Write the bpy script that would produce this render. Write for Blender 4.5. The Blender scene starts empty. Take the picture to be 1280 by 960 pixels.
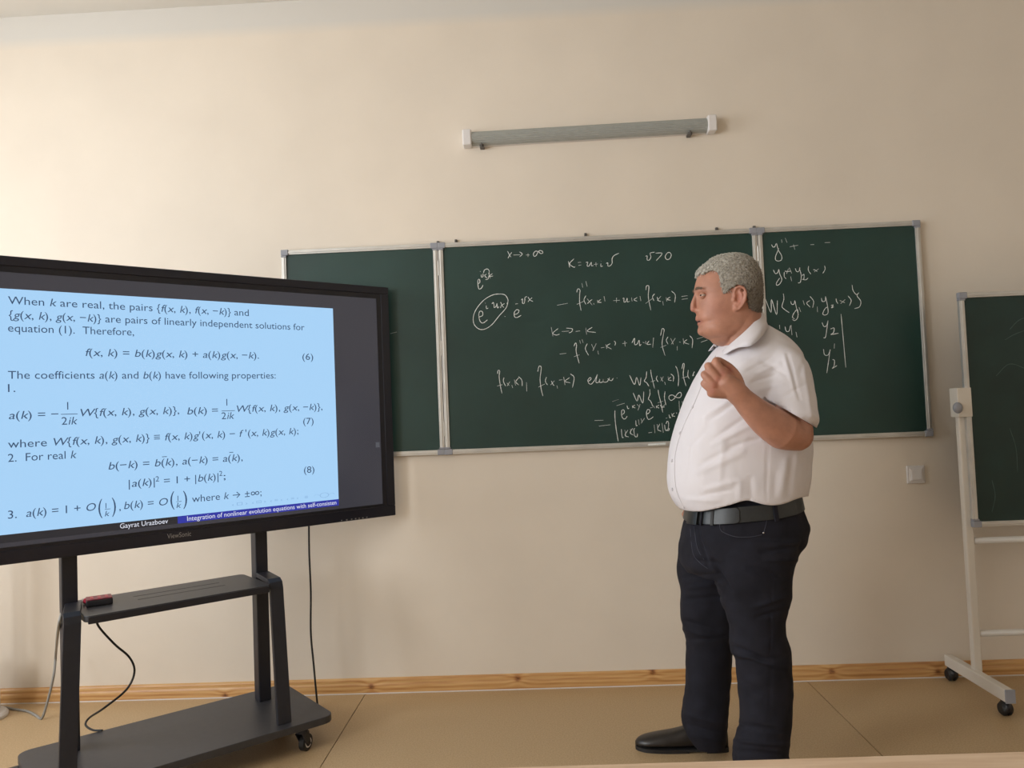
import bpy, bmesh, math, random
import numpy as np
from mathutils import Vector, Matrix, noise as mnoise

random.seed(7)
sc = bpy.context.scene
COL = sc.collection

# ------------------------------------------------------------------ camera
F_PX = 964.95
CAM = np.array([1.1921, -3.6478, 1.2682])
RIGHT = np.array([0.99864226, 0.03369592, -0.03972687])
DOWN = np.array([-0.04105575, 0.03970802, -0.99836752])
FWD = np.array([-0.03206344, 0.99864301, 0.04103751])
cd = bpy.data.cameras.new('camera'); cam = bpy.data.objects.new('camera', cd); COL.objects.link(cam)
cd.sensor_fit = 'HORIZONTAL'; cd.sensor_width = 36.0; cd.lens = F_PX / 1280 * 36.0
cd.clip_start = 0.05
m = Matrix.Identity(4)
for i in range(3):
    m[i][0] = RIGHT[i]; m[i][1] = -DOWN[i]; m[i][2] = -FWD[i]; m[i][3] = CAM[i]
cam.matrix_world = m
sc.camera = cam

# ------------------------------------------------------------------ world and light
w = bpy.data.worlds.new('world'); sc.world = w; w.use_nodes = True
w.node_tree.nodes['Background'].inputs[0].default_value = (0.80, 0.90, 1.0, 1)
w.node_tree.nodes['Background'].inputs[1].default_value = 2.0
EXPOSURE = 0.42
WINDOWS = [(-1.75, 1.5), (-4.3, 1.9), (-6.9, 1.9)]       # centre y, width, on the left wall
WIN_Z0, WIN_Z1 = 0.95, 2.95
WIN_POWER = [48, 88, 16]
WIN_COL = (0.95, 0.98, 1.0)
ROOM_X0, ROOM_X1, ROOM_Y1, ROOM_Z = -2.6, 5.2, -8.4, 3.33
for k, ((yc, ww), pw) in enumerate(zip(WINDOWS, WIN_POWER)):
    ld = bpy.data.lights.new('window_daylight', 'AREA'); ld.shape = 'RECTANGLE'
    ld.size = WIN_Z1 - WIN_Z0 - 0.1; ld.size_y = ww - 0.1; ld.energy = pw; ld.color = WIN_COL
    lo = bpy.data.objects.new('window_daylight', ld); COL.objects.link(lo)
    lo.location = (ROOM_X0 + 0.03, yc, (WIN_Z0 + WIN_Z1) / 2)
    lo.rotation_euler = (0, -math.pi / 2, 0)
vs = sc.view_settings
sc.display_settings.display_device = 'sRGB'
vs.view_transform = 'Standard'; vs.look = 'None'; vs.gamma = 1.0; vs.use_curve_mapping = False
vs.exposure = EXPOSURE

# ------------------------------------------------------------------ helpers
def ray(x, y):
    return (x - 640) / F_PX * RIGHT + (y - 480) / F_PX * DOWN + FWD
def at_y(x, y, Y):
    d = ray(x, y); return CAM + d * (Y - CAM[1]) / d[1]
def at_z(x, y, z):
    d = ray(x, y); return CAM + d * (z - CAM[2]) / d[2]
def at_plane(x, y, P0, n):
    d = ray(x, y); return CAM + d * ((P0 - CAM) @ n) / (d @ n)
def project(P):
    q = (np.asarray(P) - CAM) @ np.stack([RIGHT, DOWN, FWD]).T
    return 640 + F_PX * q[..., 0] / q[..., 2], 480 + F_PX * q[..., 1] / q[..., 2]

def srgb(r, g, b):
    f = lambda c: (c / 255) / 12.92 if c / 255 <= 0.04045 else ((c / 255 + 0.055) / 1.055) ** 2.4
    return (f(r), f(g), f(b), 1)

def mat(name, col, rough=0.5, metal=0.0, var=0.0, scale=20, bump=0.0, bscale=None, spec=0.5, emit=None, estr=0.0, coat=0.0, col2=None):
    m = bpy.data.materials.new(name); m.use_nodes = True
    nt = m.node_tree; b = nt.nodes['Principled BSDF']
    b.inputs['Base Color'].default_value = col; b.inputs['Roughness'].default_value = rough
    b.inputs['Metallic'].default_value = metal; b.inputs['Specular IOR Level'].default_value = spec
    b.inputs['Coat Weight'].default_value = coat
    tc = nt.nodes.new('ShaderNodeTexCoord')
    if var > 0 or col2:
        n = nt.nodes.new('ShaderNodeTexNoise'); n.inputs['Scale'].default_value = scale; n.inputs['Detail'].default_value = 5
        nt.links.new(tc.outputs['Object'], n.inputs['Vector'])
        mx = nt.nodes.new('ShaderNodeMix'); mx.data_type = 'RGBA'
        rr = nt.nodes.new('ShaderNodeMapRange'); rr.inputs[1].default_value = 0.35; rr.inputs[2].default_value = 0.65
        nt.links.new(n.outputs['Fac'], rr.inputs[0]); nt.links.new(rr.outputs[0], mx.inputs[0])
        if col2: A, B = col, col2
        else:
            A = tuple(c * (1 - var) for c in col[:3]) + (1,); B = tuple(min(1, c * (1 + var)) for c in col[:3]) + (1,)
        mx.inputs[6].default_value = A; mx.inputs[7].default_value = B
        nt.links.new(mx.outputs[2], b.inputs['Base Color'])
    if bump > 0:
        n2 = nt.nodes.new('ShaderNodeTexNoise'); n2.inputs['Scale'].default_value = bscale or scale * 4; n2.inputs['Detail'].default_value = 6
        nt.links.new(tc.outputs['Object'], n2.inputs['Vector'])
        bp = nt.nodes.new('ShaderNodeBump'); bp.inputs['Strength'].default_value = bump; bp.inputs['Distance'].default_value = 0.002
        nt.links.new(n2.outputs['Fac'], bp.inputs['Height']); nt.links.new(bp.outputs[0], b.inputs['Normal'])
    if emit:
        b.inputs['Emission Color'].default_value = emit; b.inputs['Emission Strength'].default_value = estr
    return m

def attr_mat(name, base, tint, attr, rough=0.5, bump=0.0, bscale=200, sss=0.0, spec=0.4, var=0.06, vscale=30):
    """base colour moved to tint by a per-vertex attribute (a mark with a shape of its own)"""
    m = mat(name, base, rough, var=var, scale=vscale, bump=bump, bscale=bscale, spec=spec)
    nt = m.node_tree; b = nt.nodes['Principled BSDF']
    src = b.inputs['Base Color'].links[0].from_socket
    a = nt.nodes.new('ShaderNodeAttribute'); a.attribute_name = attr
    mx = nt.nodes.new('ShaderNodeMix'); mx.data_type = 'RGBA'
    nt.links.new(a.outputs['Fac'], mx.inputs[0]); nt.links.new(src, mx.inputs[6]); mx.inputs[7].default_value = tint
    nt.links.new(mx.outputs[2], b.inputs['Base Color'])
    if sss > 0:
        b.inputs['Subsurface Weight'].default_value = sss; b.inputs['Subsurface Radius'].default_value = (0.01, 0.004, 0.002)
        b.inputs['Subsurface Scale'].default_value = 0.5
    return m

class MB:
    def __init__(s): s.v = []; s.f = []
    def add(s, V, Fc):
        o = len(s.v); s.v += [tuple(map(float, p)) for p in V]; s.f += [tuple(i + o for i in f) for f in Fc]
    def hexa(s, P):      # 8 points: bottom 4 ccw, top 4 ccw
        s.add(P, [(3, 2, 1, 0), (4, 5, 6, 7), (0, 1, 5, 4), (1, 2, 6, 5), (2, 3, 7, 6), (3, 0, 4, 7)]); return s
    def box(s, x0, x1, y0, y1, z0, z1):
        return s.hexa([(x0, y0, z0), (x1, y0, z0), (x1, y1, z0), (x0, y1, z0), (x0, y0, z1), (x1, y0, z1), (x1, y1, z1), (x0, y1, z1)])
    def loft(s, rings, cap=True):
        n = len(rings[0]); V = [p for r in rings for p in r]; Fc = []
        for i in range(len(rings) - 1):
            for j in range(n):
                a = i * n + j; b = i * n + (j + 1) % n
                Fc.append((a, b, b + n, a + n))
        if cap:
            V.append(np.mean(np.array(rings[0]), 0)); c0 = len(V) - 1
            V.append(np.mean(np.array(rings[-1]), 0)); c1 = len(V) - 1
            for j in range(n):
                Fc.append((c0, (j + 1) % n, j)); Fc.append((c1, (len(rings) - 1) * n + j, (len(rings) - 1) * n + (j + 1) % n))
        s.add(V, Fc); return s
    def tube(s, pts, rad, n=12, cap=True, round_ends=False):
        pts = [np.array(p, float) for p in pts]
        if not hasattr(rad, '__len__'): rad = [rad] * len(pts)
        rad = list(rad)
        if round_ends:
            for e in (0, -1):
                a = pts[e]; b = pts[1] if e == 0 else pts[-2]; r = rad[e]
                d = (a - b) / (np.linalg.norm(a - b) + 1e-9)
                ex = [(a + d * r * math.sin(t), r * math.cos(t)) for t in (0.45, 0.85, 1.2, 1.45)]
                if e == 0: pts = [p for p, _ in ex[::-1]] + pts; rad = [q for _, q in ex[::-1]] + rad
                else: pts = pts + [p for p, _ in ex]; rad = rad + [q for _, q in ex]
        rings = []; up = None
        for i, p in enumerate(pts):
            t = pts[min(i + 1, len(pts) - 1)] - pts[max(i - 1, 0)]; t = t / (np.linalg.norm(t) + 1e-12)
            if up is None:
                up = np.array([0, 0, 1.0]) if abs(t[2]) < 0.9 else np.array([1.0, 0, 0])
            u = up - t * (up @ t); u /= (np.linalg.norm(u) + 1e-12); up = u
            v = np.cross(t, u)
            rings.append([p + rad[i] * (math.cos(2 * math.pi * k / n) * u + math.sin(2 * math.pi * k / n) * v) for k in range(n)])
        return s.loft(rings, cap)
    def ell(s, c, r, nu=20, nv=12, R=None):
        c = np.array(c, float); rings = []
        for i in range(1, nv):
            ph = math.pi * i / nv
            ring = []
            for k in range(nu):
                th = 2 * math.pi * k / nu
                q = np.array([r[0] * math.sin(ph) * math.cos(th), r[1] * math.sin(ph) * math.sin(th), -r[2] * math.cos(ph)])
                if R is not None: q = R @ q
                ring.append(c + q)
            rings.append(ring)
        s.loft(rings, False)
        o = len(s.v); n = nu; base = o - (nv - 1) * n
        q0 = np.array([0, 0, -r[2]]); q1 = -q0
        if R is not None: q0 = R @ q0; q1 = R @ q1
        s.v += [tuple(c + q0), tuple(c + q1)]
        for j in range(n):
            s.f.append((o, base + (j + 1) % n, base + j)); s.f.append((o + 1, base + (nv - 2) * n + j, base + (nv - 2) * n + (j + 1) % n))
        return s
    def cyl(s, a, b, r, n=20, r2=None):
        return s.tube([a, b], [r, r if r2 is None else r2], n)
    def build(s, name, mtl, parent=None, smooth=False, bevel=0, seg=2, solid=0, origin=None):
        return obj_from(name, s.v, s.f, mtl, parent, smooth, bevel, seg, solid, origin)

def origin_of(o):
    p = Vector((0, 0, 0))
    while o is not None: p += o.location; o = o.parent
    return p

def obj_from(name, V, Fc, mtl, parent=None, smooth=False, bevel=0, seg=2, solid=0, origin=None):
    me = bpy.data.meshes.new(name)
    V = np.asarray(V, float)
    base = np.array(origin_of(parent)) if parent is not None else np.zeros(3)
    o = bpy.data.objects.new(name, me); COL.objects.link(o)
    if origin is not None:
        o.location = Vector(np.array(origin, float) - base); V = V - np.array(origin, float)
    else: V = V - base
    me.from_pydata(V.tolist(), [], [list(map(int, f)) for f in Fc]); me.update()
    if parent is not None: o.parent = parent
    if mtl: me.materials.append(mtl)
    if smooth: me.polygons.foreach_set('use_smooth', [True] * len(me.polygons))
    if bevel > 0:
        md = o.modifiers.new('bevel', 'BEVEL'); md.width = bevel; md.segments = seg; md.limit_method = 'ANGLE'; md.angle_limit = 0.6
    if solid > 0:
        md = o.modifiers.new('solid', 'SOLIDIFY'); md.thickness = solid; md.offset = -1
    return o

def thing(name, label, cat, loc, group=None):
    o = bpy.data.objects.new(name, None); COL.objects.link(o); o.location = Vector([float(c) for c in loc])
    o.empty_display_size = 0.1
    return tag(o, label, cat, group)
def tag(o, label=None, cat=None, group=None, kind=None):
    if label: o['label'] = label
    if cat: o['category'] = cat
    if group: o['group'] = group
    if kind: o['kind'] = kind
    return o

def catmull(P, n=6):
    P = [np.array(p, float) for p in P]
    if len(P) < 3:
        return P
    out = []
    Q = [2 * P[0] - P[1]] + P + [2 * P[-1] - P[-2]]
    for i in range(1, len(Q) - 2):
        for k in range(n):
            t = k / n; a, b, c, d = Q[i - 1], Q[i], Q[i + 1], Q[i + 2]
            out.append(0.5 * ((2 * b) + (-a + c) * t + (2 * a - 5 * b + 4 * c - d) * t * t + (-a + 3 * b - 3 * c + d) * t ** 3))
    out.append(P[-1]); return out

def remesh(mb, voxel, iters, factor=0.5):
    me = bpy.data.meshes.new('tmp'); me.from_pydata(mb.v, [], mb.f); me.update()
    bm = bmesh.new(); bm.from_mesh(me); bmesh.ops.recalc_face_normals(bm, faces=bm.faces); bm.to_mesh(me); bm.free()
    o = bpy.data.objects.new('tmp', me); COL.objects.link(o)
    r = o.modifiers.new('r', 'REMESH'); r.mode = 'VOXEL'; r.voxel_size = voxel; r.adaptivity = 0
    s = o.modifiers.new('s', 'SMOOTH'); s.iterations = iters; s.factor = factor
    dg = bpy.context.evaluated_depsgraph_get(); dg.update()
    ev = o.evaluated_get(dg); em = ev.to_mesh()
    n = len(em.vertices); V = np.empty(n * 3); em.vertices.foreach_get('co', V); V = V.reshape(-1, 3)
    N = np.empty(n * 3); em.vertex_normals.foreach_get('vector', N); N = N.reshape(-1, 3)
    Fc = [tuple(p.vertices) for p in em.polygons]
    ev.to_mesh_clear(); bpy.data.objects.remove(o); bpy.data.meshes.remove(me)
    return V, N, Fc

def trim(V, Fc, keep):
    """drop faces with a vertex that is not kept, and unused vertices"""
    F2 = [f for f in Fc if all(keep[i] for i in f)]
    used = np.zeros(len(V), bool)
    for f in F2: used[list(f)] = True
    idx = np.cumsum(used) - 1
    return V[used], [tuple(int(idx[i]) for i in f) for f in F2], used

# ------------------------------------------------------------------ materials
M_wall = mat('wall_paint', srgb(227, 216, 201), 0.55, var=0.025, scale=2.5, bump=0.12, bscale=160, spec=0.35)
nt = M_wall.node_tree; b_ = nt.nodes['Principled BSDF']; src = b_.inputs['Base Color'].links[0].from_socket
g = nt.nodes.new('ShaderNodeNewGeometry'); sx = nt.nodes.new('ShaderNodeSeparateXYZ'); nt.links.new(g.outputs['Position'], sx.inputs[0])
mr = nt.nodes.new('ShaderNodeMapRange'); mr.inputs[1].default_value = 3.16; mr.inputs[2].default_value = 3.22; nt.links.new(sx.outputs['Z'], mr.inputs[0])
mxx = nt.nodes.new('ShaderNodeMix'); mxx.data_type = 'RGBA'; nt.links.new(mr.outputs[0], mxx.inputs[0]); nt.links.new(src, mxx.inputs[6]); mxx.inputs[7].default_value = srgb(214, 210, 203)
nt.links.new(mxx.outputs[2], b_.inputs['Base Color'])
M_ceil = mat('ceiling_paint', srgb(222, 217, 208), 0.8, var=0.02, scale=3)
M_sub = mat('subfloor', srgb(70, 60, 50), 0.9, var=0.1)
M_lino = mat('linoleum', srgb(196, 168, 130), 0.42, col2=srgb(178, 150, 112), scale=170, bump=0.05, bscale=90, spec=0.4)
M_alu = mat('aluminium', srgb(205, 203, 198), 0.38, metal=0.55, var=0.06, scale=14)
M_cap = mat('grey_plastic', srgb(150, 152, 160), 0.5, var=0.03)
M_chalkboard = mat('chalkboard_green', srgb(32, 60, 55), 0.42, var=0.12, scale=3.0, bump=0.05, bscale=300, spec=0.45)
M_chalkboard2 = mat('chalkboard_smeared', srgb(30, 52, 48), 0.45, var=0.16, scale=5.0, bump=0.05, bscale=300, spec=0.4)
M_chalk = mat('chalk', srgb(232, 236, 234), 0.95, var=0.12, scale=300)
M_white = mat('white_plastic', srgb(226, 222, 220), 0.4, var=0.02)
M_whitemetal = mat('white_painted_steel', srgb(222, 215, 204), 0.35, var=0.02, scale=8)
M_black = mat('black_plastic', srgb(28, 28, 34), 0.38, var=0.08)
M_blackmetal = mat('black_powder_steel', srgb(27, 29, 39), 0.42, var=0.08, scale=60, bump=0.1, bscale=400)
M_shelf = mat('charcoal_steel_sheet', srgb(56, 56, 60), 0.42, var=0.06, scale=40, bump=0.1, bscale=400)
M_bezel = mat('bezel', srgb(20, 22, 36), 0.30, var=0.06)
M_rubber = mat('rubber', srgb(28, 27, 27), 0.6, var=0.1)
M_chrome = mat('chrome', srgb(210, 210, 208), 0.25, metal=0.9)
M_greycable = mat('grey_cable', srgb(140, 138, 134), 0.5, var=0.05)
M_darkgrey = mat('dark_grey', srgb(90, 86, 82), 0.5)

# ------------------------------------------------------------------ room
def struct(name, mb, mtl, **k):
    o = mb.build(name, mtl, **k); o['kind'] = 'structure'; return o
struct('wall_back', MB().box(ROOM_X0 - .2, ROOM_X1 + .2, 0, .2, -0.05, ROOM_Z + .1), M_wall)
struct('wall_right', MB().box(ROOM_X1, ROOM_X1 + .2, ROOM_Y1 - .2, 0, -0.05, ROOM_Z + .1), M_wall)
struct('wall_front', MB().box(ROOM_X0 - .2, ROOM_X1 + .2, ROOM_Y1 - .2, ROOM_Y1, -0.05, ROOM_Z + .1), M_wall)
struct('ceiling', MB().box(ROOM_X0, ROOM_X1, ROOM_Y1, 0, ROOM_Z, ROOM_Z + .1), M_ceil)
wl = MB()
ys = [0.0]
for yc, ww in WINDOWS: ys += [yc + ww / 2, yc - ww / 2]
ys.append(ROOM_Y1)
for i in range(0, len(ys), 2): wl.box(ROOM_X0 - .2, ROOM_X0, ys[i + 1], ys[i], -0.05, ROOM_Z + .1)
for yc, ww in WINDOWS:
    wl.box(ROOM_X0 - .2, ROOM_X0, yc - ww / 2, yc + ww / 2, -0.05, WIN_Z0)
    wl.box(ROOM_X0 - .2, ROOM_X0, yc - ww / 2, yc + ww / 2, WIN_Z1, ROOM_Z + .1)
struct('wall_left', wl, M_wall)
M_glass = bpy.data.materials.new('window_glass'); M_glass.use_nodes = True
gn = M_glass.node_tree; gn.nodes['Principled BSDF'].inputs['Transmission Weight'].default_value = 1.0
gn.nodes['Principled BSDF'].inputs['Roughness'].default_value = 0.02; gn.nodes['Principled BSDF'].inputs['IOR'].default_value = 1.1
for k, (yc, ww) in enumerate(WINDOWS):
    x = ROOM_X0 - .12; y0, y1 = yc - ww / 2, yc + ww / 2
    wb = MB()
    for a, c in ((y0, y0 + .06), (y1 - .06, y1), (yc - .03, yc + .03)): wb.box(x - .03, x + .03, a, c, WIN_Z0, WIN_Z1)
    wb.box(x - .03, x + .03, y0 + .06, y1 - .06, WIN_Z0, WIN_Z0 + .06); wb.box(x - .03, x + .03, y0 + .06, y1 - .06, WIN_Z1 - .06, WIN_Z1)
    wo = struct('window_%d' % (k + 1), wb, M_white, bevel=.004)
    for a, c in ((y0 + .06, yc - .03), (yc + .03, y1 - .06)):
        MB().box(x - .004, x + .004, a, c, WIN_Z0 + .06, WIN_Z1 - .06).build('pane', M_glass, wo)
    MB().box(ROOM_X0 - .09, ROOM_X0 + .12, y0 - .05, y1 + .05, WIN_Z0 - .035, WIN_Z0).build('window_sill', M_white, wo, bevel=.006)

fl = struct('floor', MB().box(ROOM_X0, ROOM_X1, ROOM_Y1, 0, -0.05, -0.004), M_sub)
seams = [ROOM_X0, -1.70, 0.335, 2.373, 4.41, ROOM_X1]
for i in range(len(seams) - 1):
    MB().box(seams[i] + .0018, seams[i + 1] - .0018, ROOM_Y1, 0, -0.004, 0).build('linoleum_sheet', M_lino, fl)

# skirting boards: pine with grain and knots held in a vertex attribute
M_pine = bpy.data.materials.new('pine'); M_pine.use_nodes = True
pn = M_pine.node_tree; pb = pn.nodes['Principled BSDF']; pb.inputs['Roughness'].default_value = 0.35
pa = pn.nodes.new('ShaderNodeAttribute'); pa.attribute_name = 'grain'
cr = pn.nodes.new('ShaderNodeValToRGB'); cr.color_ramp.elements[0].color = srgb(216, 174, 118); cr.color_ramp.elements[1].color = srgb(70, 42, 26)
e1 = cr.color_ramp.elements.new(0.35); e1.color = srgb(196, 146, 90)
e2 = cr.color_ramp.elements.new(0.6); e2.color = srgb(158, 104, 60)
pn.links.new(pa.outputs['Fac'], cr.inputs[0]); pn.links.new(cr.outputs[0], pb.inputs['Base Color'])
KN = [(at_y(px, py, 0)[0], at_y(px, py, 0)[2]) for px, py in ((283, 868), (465, 857), (647, 847), (815, 839), (1038, 838), (1170, 838))]
def skirting(name, x0, x1, knots, seed):
    prof = [(0.0, 0.068), (-0.006, 0.068), (-0.011, 0.064), (-0.013, 0.058), (-0.013, 0.046), (-0.015, 0.042), (-0.017, 0.038), (-0.018, 0.028), (-0.018, 0.014), (-0.018, 0.0)]
    # finer rows for the grain
    pr = []
    for a, b in zip(prof[:-1], prof[1:]):
        k = max(1, int(abs(a[1] - b[1]) / 0.003))
        for j in range(k): pr.append((a[0] + (b[0] - a[0]) * j / k, a[1] + (b[1] - a[1]) * j / k))
    pr.append(prof[-1])
    nx = int((x1 - x0) / 0.008); xs = np.linspace(x0, x1, nx + 1); V = []; G = []; Fc = []
    for i, x in enumerate(xs):
        for (y, z) in pr:
            V.append((x, y, z))
            zz = z; kn = 0
            for (kx, kz) in knots:
                d = ((x - kx) / 1.6) ** 2 + (z - kz) ** 2
                zz += 0.05 * (z - kz) * math.exp(-d / 0.0006) / 0.02 * 0.6
                r = math.sqrt(((x - kx) / 1.2) ** 2 + (z - kz) ** 2)
                kn = max(kn, math.exp(-(r / 0.012) ** 2) * (0.8 + 0.2 * math.sin(r * 1800)))
            g = 0.24 + 0.17 * math.sin(zz * 300 + 3.2 * mnoise.noise((x * 1.4, seed, z * 6)) + seed) + 0.22 * mnoise.noise((x * 9, z * 260, seed)) \
                + 0.12 * mnoise.noise((x * 2.0, 3.1, seed))
            G.append(max(0.0, min(1.0, g * (1 - kn) + kn)))
    n = len(pr)
    for i in range(nx):
        for j in range(n - 1):
            a = i * n + j; Fc.append((a, a + 1, a + n + 1, a + n))
    o = obj_from(name, V, Fc, M_pine, smooth=True); o['kind'] = 'structure'
    at = o.data.attributes.new('grain', 'FLOAT', 'POINT'); at.data.foreach_set('value', G)
    return o
bb = skirting('baseboard_back', ROOM_X0, ROOM_X1, KN, 1.3)
MB().box(ROOM_X0, ROOM_X1, -0.021, -0.016, 0, 0.004).build('caulk_line', M_white, bb)
for nm, x0, x1 in (('baseboard_left', ROOM_X0, ROOM_X0 + .018), ('baseboard_right', ROOM_X1 - .018, ROOM_X1)):
    struct(nm, MB().box(x0, x1, ROOM_Y1, -0.02, 0, .068), mat('pine_plain', srgb(188, 132, 76), .4, var=.2, scale=6), bevel=.004)

# ------------------------------------------------------------------ wall lamp
lamp = thing('wall_light', 'long grey ribbed tube light with white end caps on the wall above the chalkboard', 'light', at_y(737, 165, 0))
def bar(mb, A, B, z0a, z1a, y0, y1):
    """box between pixel-free world points A,B (x,z) keeping tilt"""
    (xa, za), (xb, zb) = A, B
    mb.hexa([(xa, y0, za + z0a), (xb, y0, zb + z0a), (xb, y1, zb + z0a), (xa, y1, za + z0a), (xa, y0, za + z1a), (xb, y0, zb + z1a), (xb, y1, zb + z1a), (xa, y1, za + z1a)])
    return mb
La = (0.888, 2.592); Lb = (2.085, 2.601); cap = .043
def lx(t): return (La[0] + (Lb[0] - La[0]) * t, La[1] + (Lb[1] - La[1]) * t)
ct = cap / 1.2
bar(MB(), lx(ct), lx(1 - ct), -.034, .034, -.022, 0).build('housing', M_white, lamp, bevel=.003)
# ribbed diffuser: half round with flutes
M_diff = mat('ribbed_diffuser', srgb(160, 162, 157), 0.28, var=0.03, scale=40, spec=0.6)
rings = []
for t in (ct, 1 - ct):
    x, z = lx(t); ring = []
    for k in range(73):
        a = math.pi * (k / 72) - math.pi / 2
        r = 1 + 0.03 * math.cos(k * math.pi * 2 / 6)
        ring.append((x, -.020 - .038 * math.cos(a) * r, z + .034 * math.sin(a) * min(r, 1.0)))
    ring.append((x, -.012, z)); rings.append(ring)
MB().loft(rings).build('diffuser', M_diff, lamp)
for t0, t1 in ((0, ct), (1 - ct, 1)):
    bar(MB(), lx(t0), lx(t1), -.038, .038, -.062, 0).build('end_cap', M_white, lamp, bevel=.007, seg=3)
for t in (.075, .895):
    x, z = lx(t)
    MB().box(x - .010, x + .010, -.05, 0, z - .046, z - .036).box(x - .004, x + .004, -.056, -.044, z - .05, z - .030).build('mounting_clip', M_darkgrey, lamp, bevel=.002)

# ------------------------------------------------------------------ chalkboard
ZB = 1.0993
def ribbon(mb, pts, wd, Y, place=None):
    pts = catmull(pts, 5)
    P = [at_y(x, y, Y) if place is None else place(x, y) for x, y in pts]
    P = [np.array(p) for p in P]
    if len(P) < 2: return
    L = []; R = []
    for i, p in enumerate(P):
        t = P[min(i + 1, len(P) - 1)] - P[max(i - 1, 0)]; t = np.array([t[0], 0, t[2]]); t /= (np.linalg.norm(t) + 1e-9)
        nrm = np.array([-t[2], 0, t[0]]); ww = wd * (0.75 + 0.5 * random.random()) * (0.55 if i in (0, len(P) - 1) else 1) / 2
        L.append(p + nrm * ww); R.append(p - nrm * ww)
    n = len(P); mb.add(L + R, [(i, i + 1, n + i + 1, n + i) for i in range(n - 1)])

def board_panel(name, root, x0, x1, z0, z1, yb, surf, fw=.022):
    y1 = yb; y0 = yb - .016
    p = MB().box(x0 + fw * .6, x1 - fw * .6, y0 + .004, y1, z0 + fw * .6, z1 - fw * .6).build(name, surf, root)
    for a in ((x0 + .03, x1 - .03, z0, z0 + fw), (x0 + .03, x1 - .03, z1 - fw, z1), (x0, x0 + fw, z0 + .03, z1 - .03), (x1 - fw, x1, z0 + .03, z1 - .03)):
        mbx = MB().box(a[0], a[1], y0 - .003, y1, a[2], a[3])
        # raised inner lip
        if a[1] - a[0] > a[3] - a[2]: zc = (a[2] + a[3]) / 2; mbx.box(a[0], a[1], y0 - .006, y0 - .003, zc - .004, zc + .004)
        else: xc = (a[0] + a[1]) / 2; mbx.box(xc - .004, xc + .004, y0 - .006, y0 - .003, a[2], a[3])
        mbx.build('frame_rail', M_alu, p, bevel=.0015)
    for cx, sx_ in ((x0, 1), (x1, -1)):
        for cz, sz in ((z0, 1), (z1, -1)):
            c = MB()
            X = sorted((cx - sx_ * .002, cx + sx_ * .034)); Z = sorted((cz - sz * .002, cz + sz * (fw + .003)))
            c.box(X[0], X[1], y0 - .008, y1, Z[0], Z[1])
            X2 = sorted((cx - sx_ * .002, cx + sx_ * (fw + .003))); Z2 = sorted((cz + sz * (fw + .003), cz + sz * .034))
            c.box(X2[0], X2[1], y0 - .008, y1, Z2[0], Z2[1])
            c.build('corner_cap', M_cap, p, bevel=.003)
    return p
board = thing('chalkboard', 'long green three-part chalkboard with chalk formulas fixed to the back wall', 'chalkboard', (1.5, 0, ZB))
pl_ = board_panel('wing_panel', board, 0.0, 0.7485, ZB, ZB + 1, -.012, M_chalkboard)
pc_ = board_panel('centre_panel', board, 0.7515, 2.2485, ZB, ZB + 1, -.012, M_chalkboard)
pr_ = board_panel('wing_panel', board, 2.2515, 3.0, ZB, ZB + 1, -.012, M_chalkboard)
MB().box(0.05, 2.95, -.012, 0, ZB + .05, ZB + .95).build('backing', M_alu, board)
for x in (0.75, 2.25):
    for z in (ZB + .12, ZB + .5, ZB + .88):
        MB().cyl((x, -.029, z - .035), (x, -.029, z + .035), .0035, 10).build('hinge', M_alu, board)
for px, py in ((547.5, 305), (570, 303), (732, 295), (896, 288), (943, 286)):
    q = at_y(px, py, -.01)
    MB().box(q[0] - .006, q[0] + .006, -.014, 0, q[2] - .012, q[2] + .014).cyl((q[0], -.018, q[2] + .008), (q[0], -.012, q[2] + .008), .005, 10).build('mounting_clip', M_darkgrey, board, bevel=.002)

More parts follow.
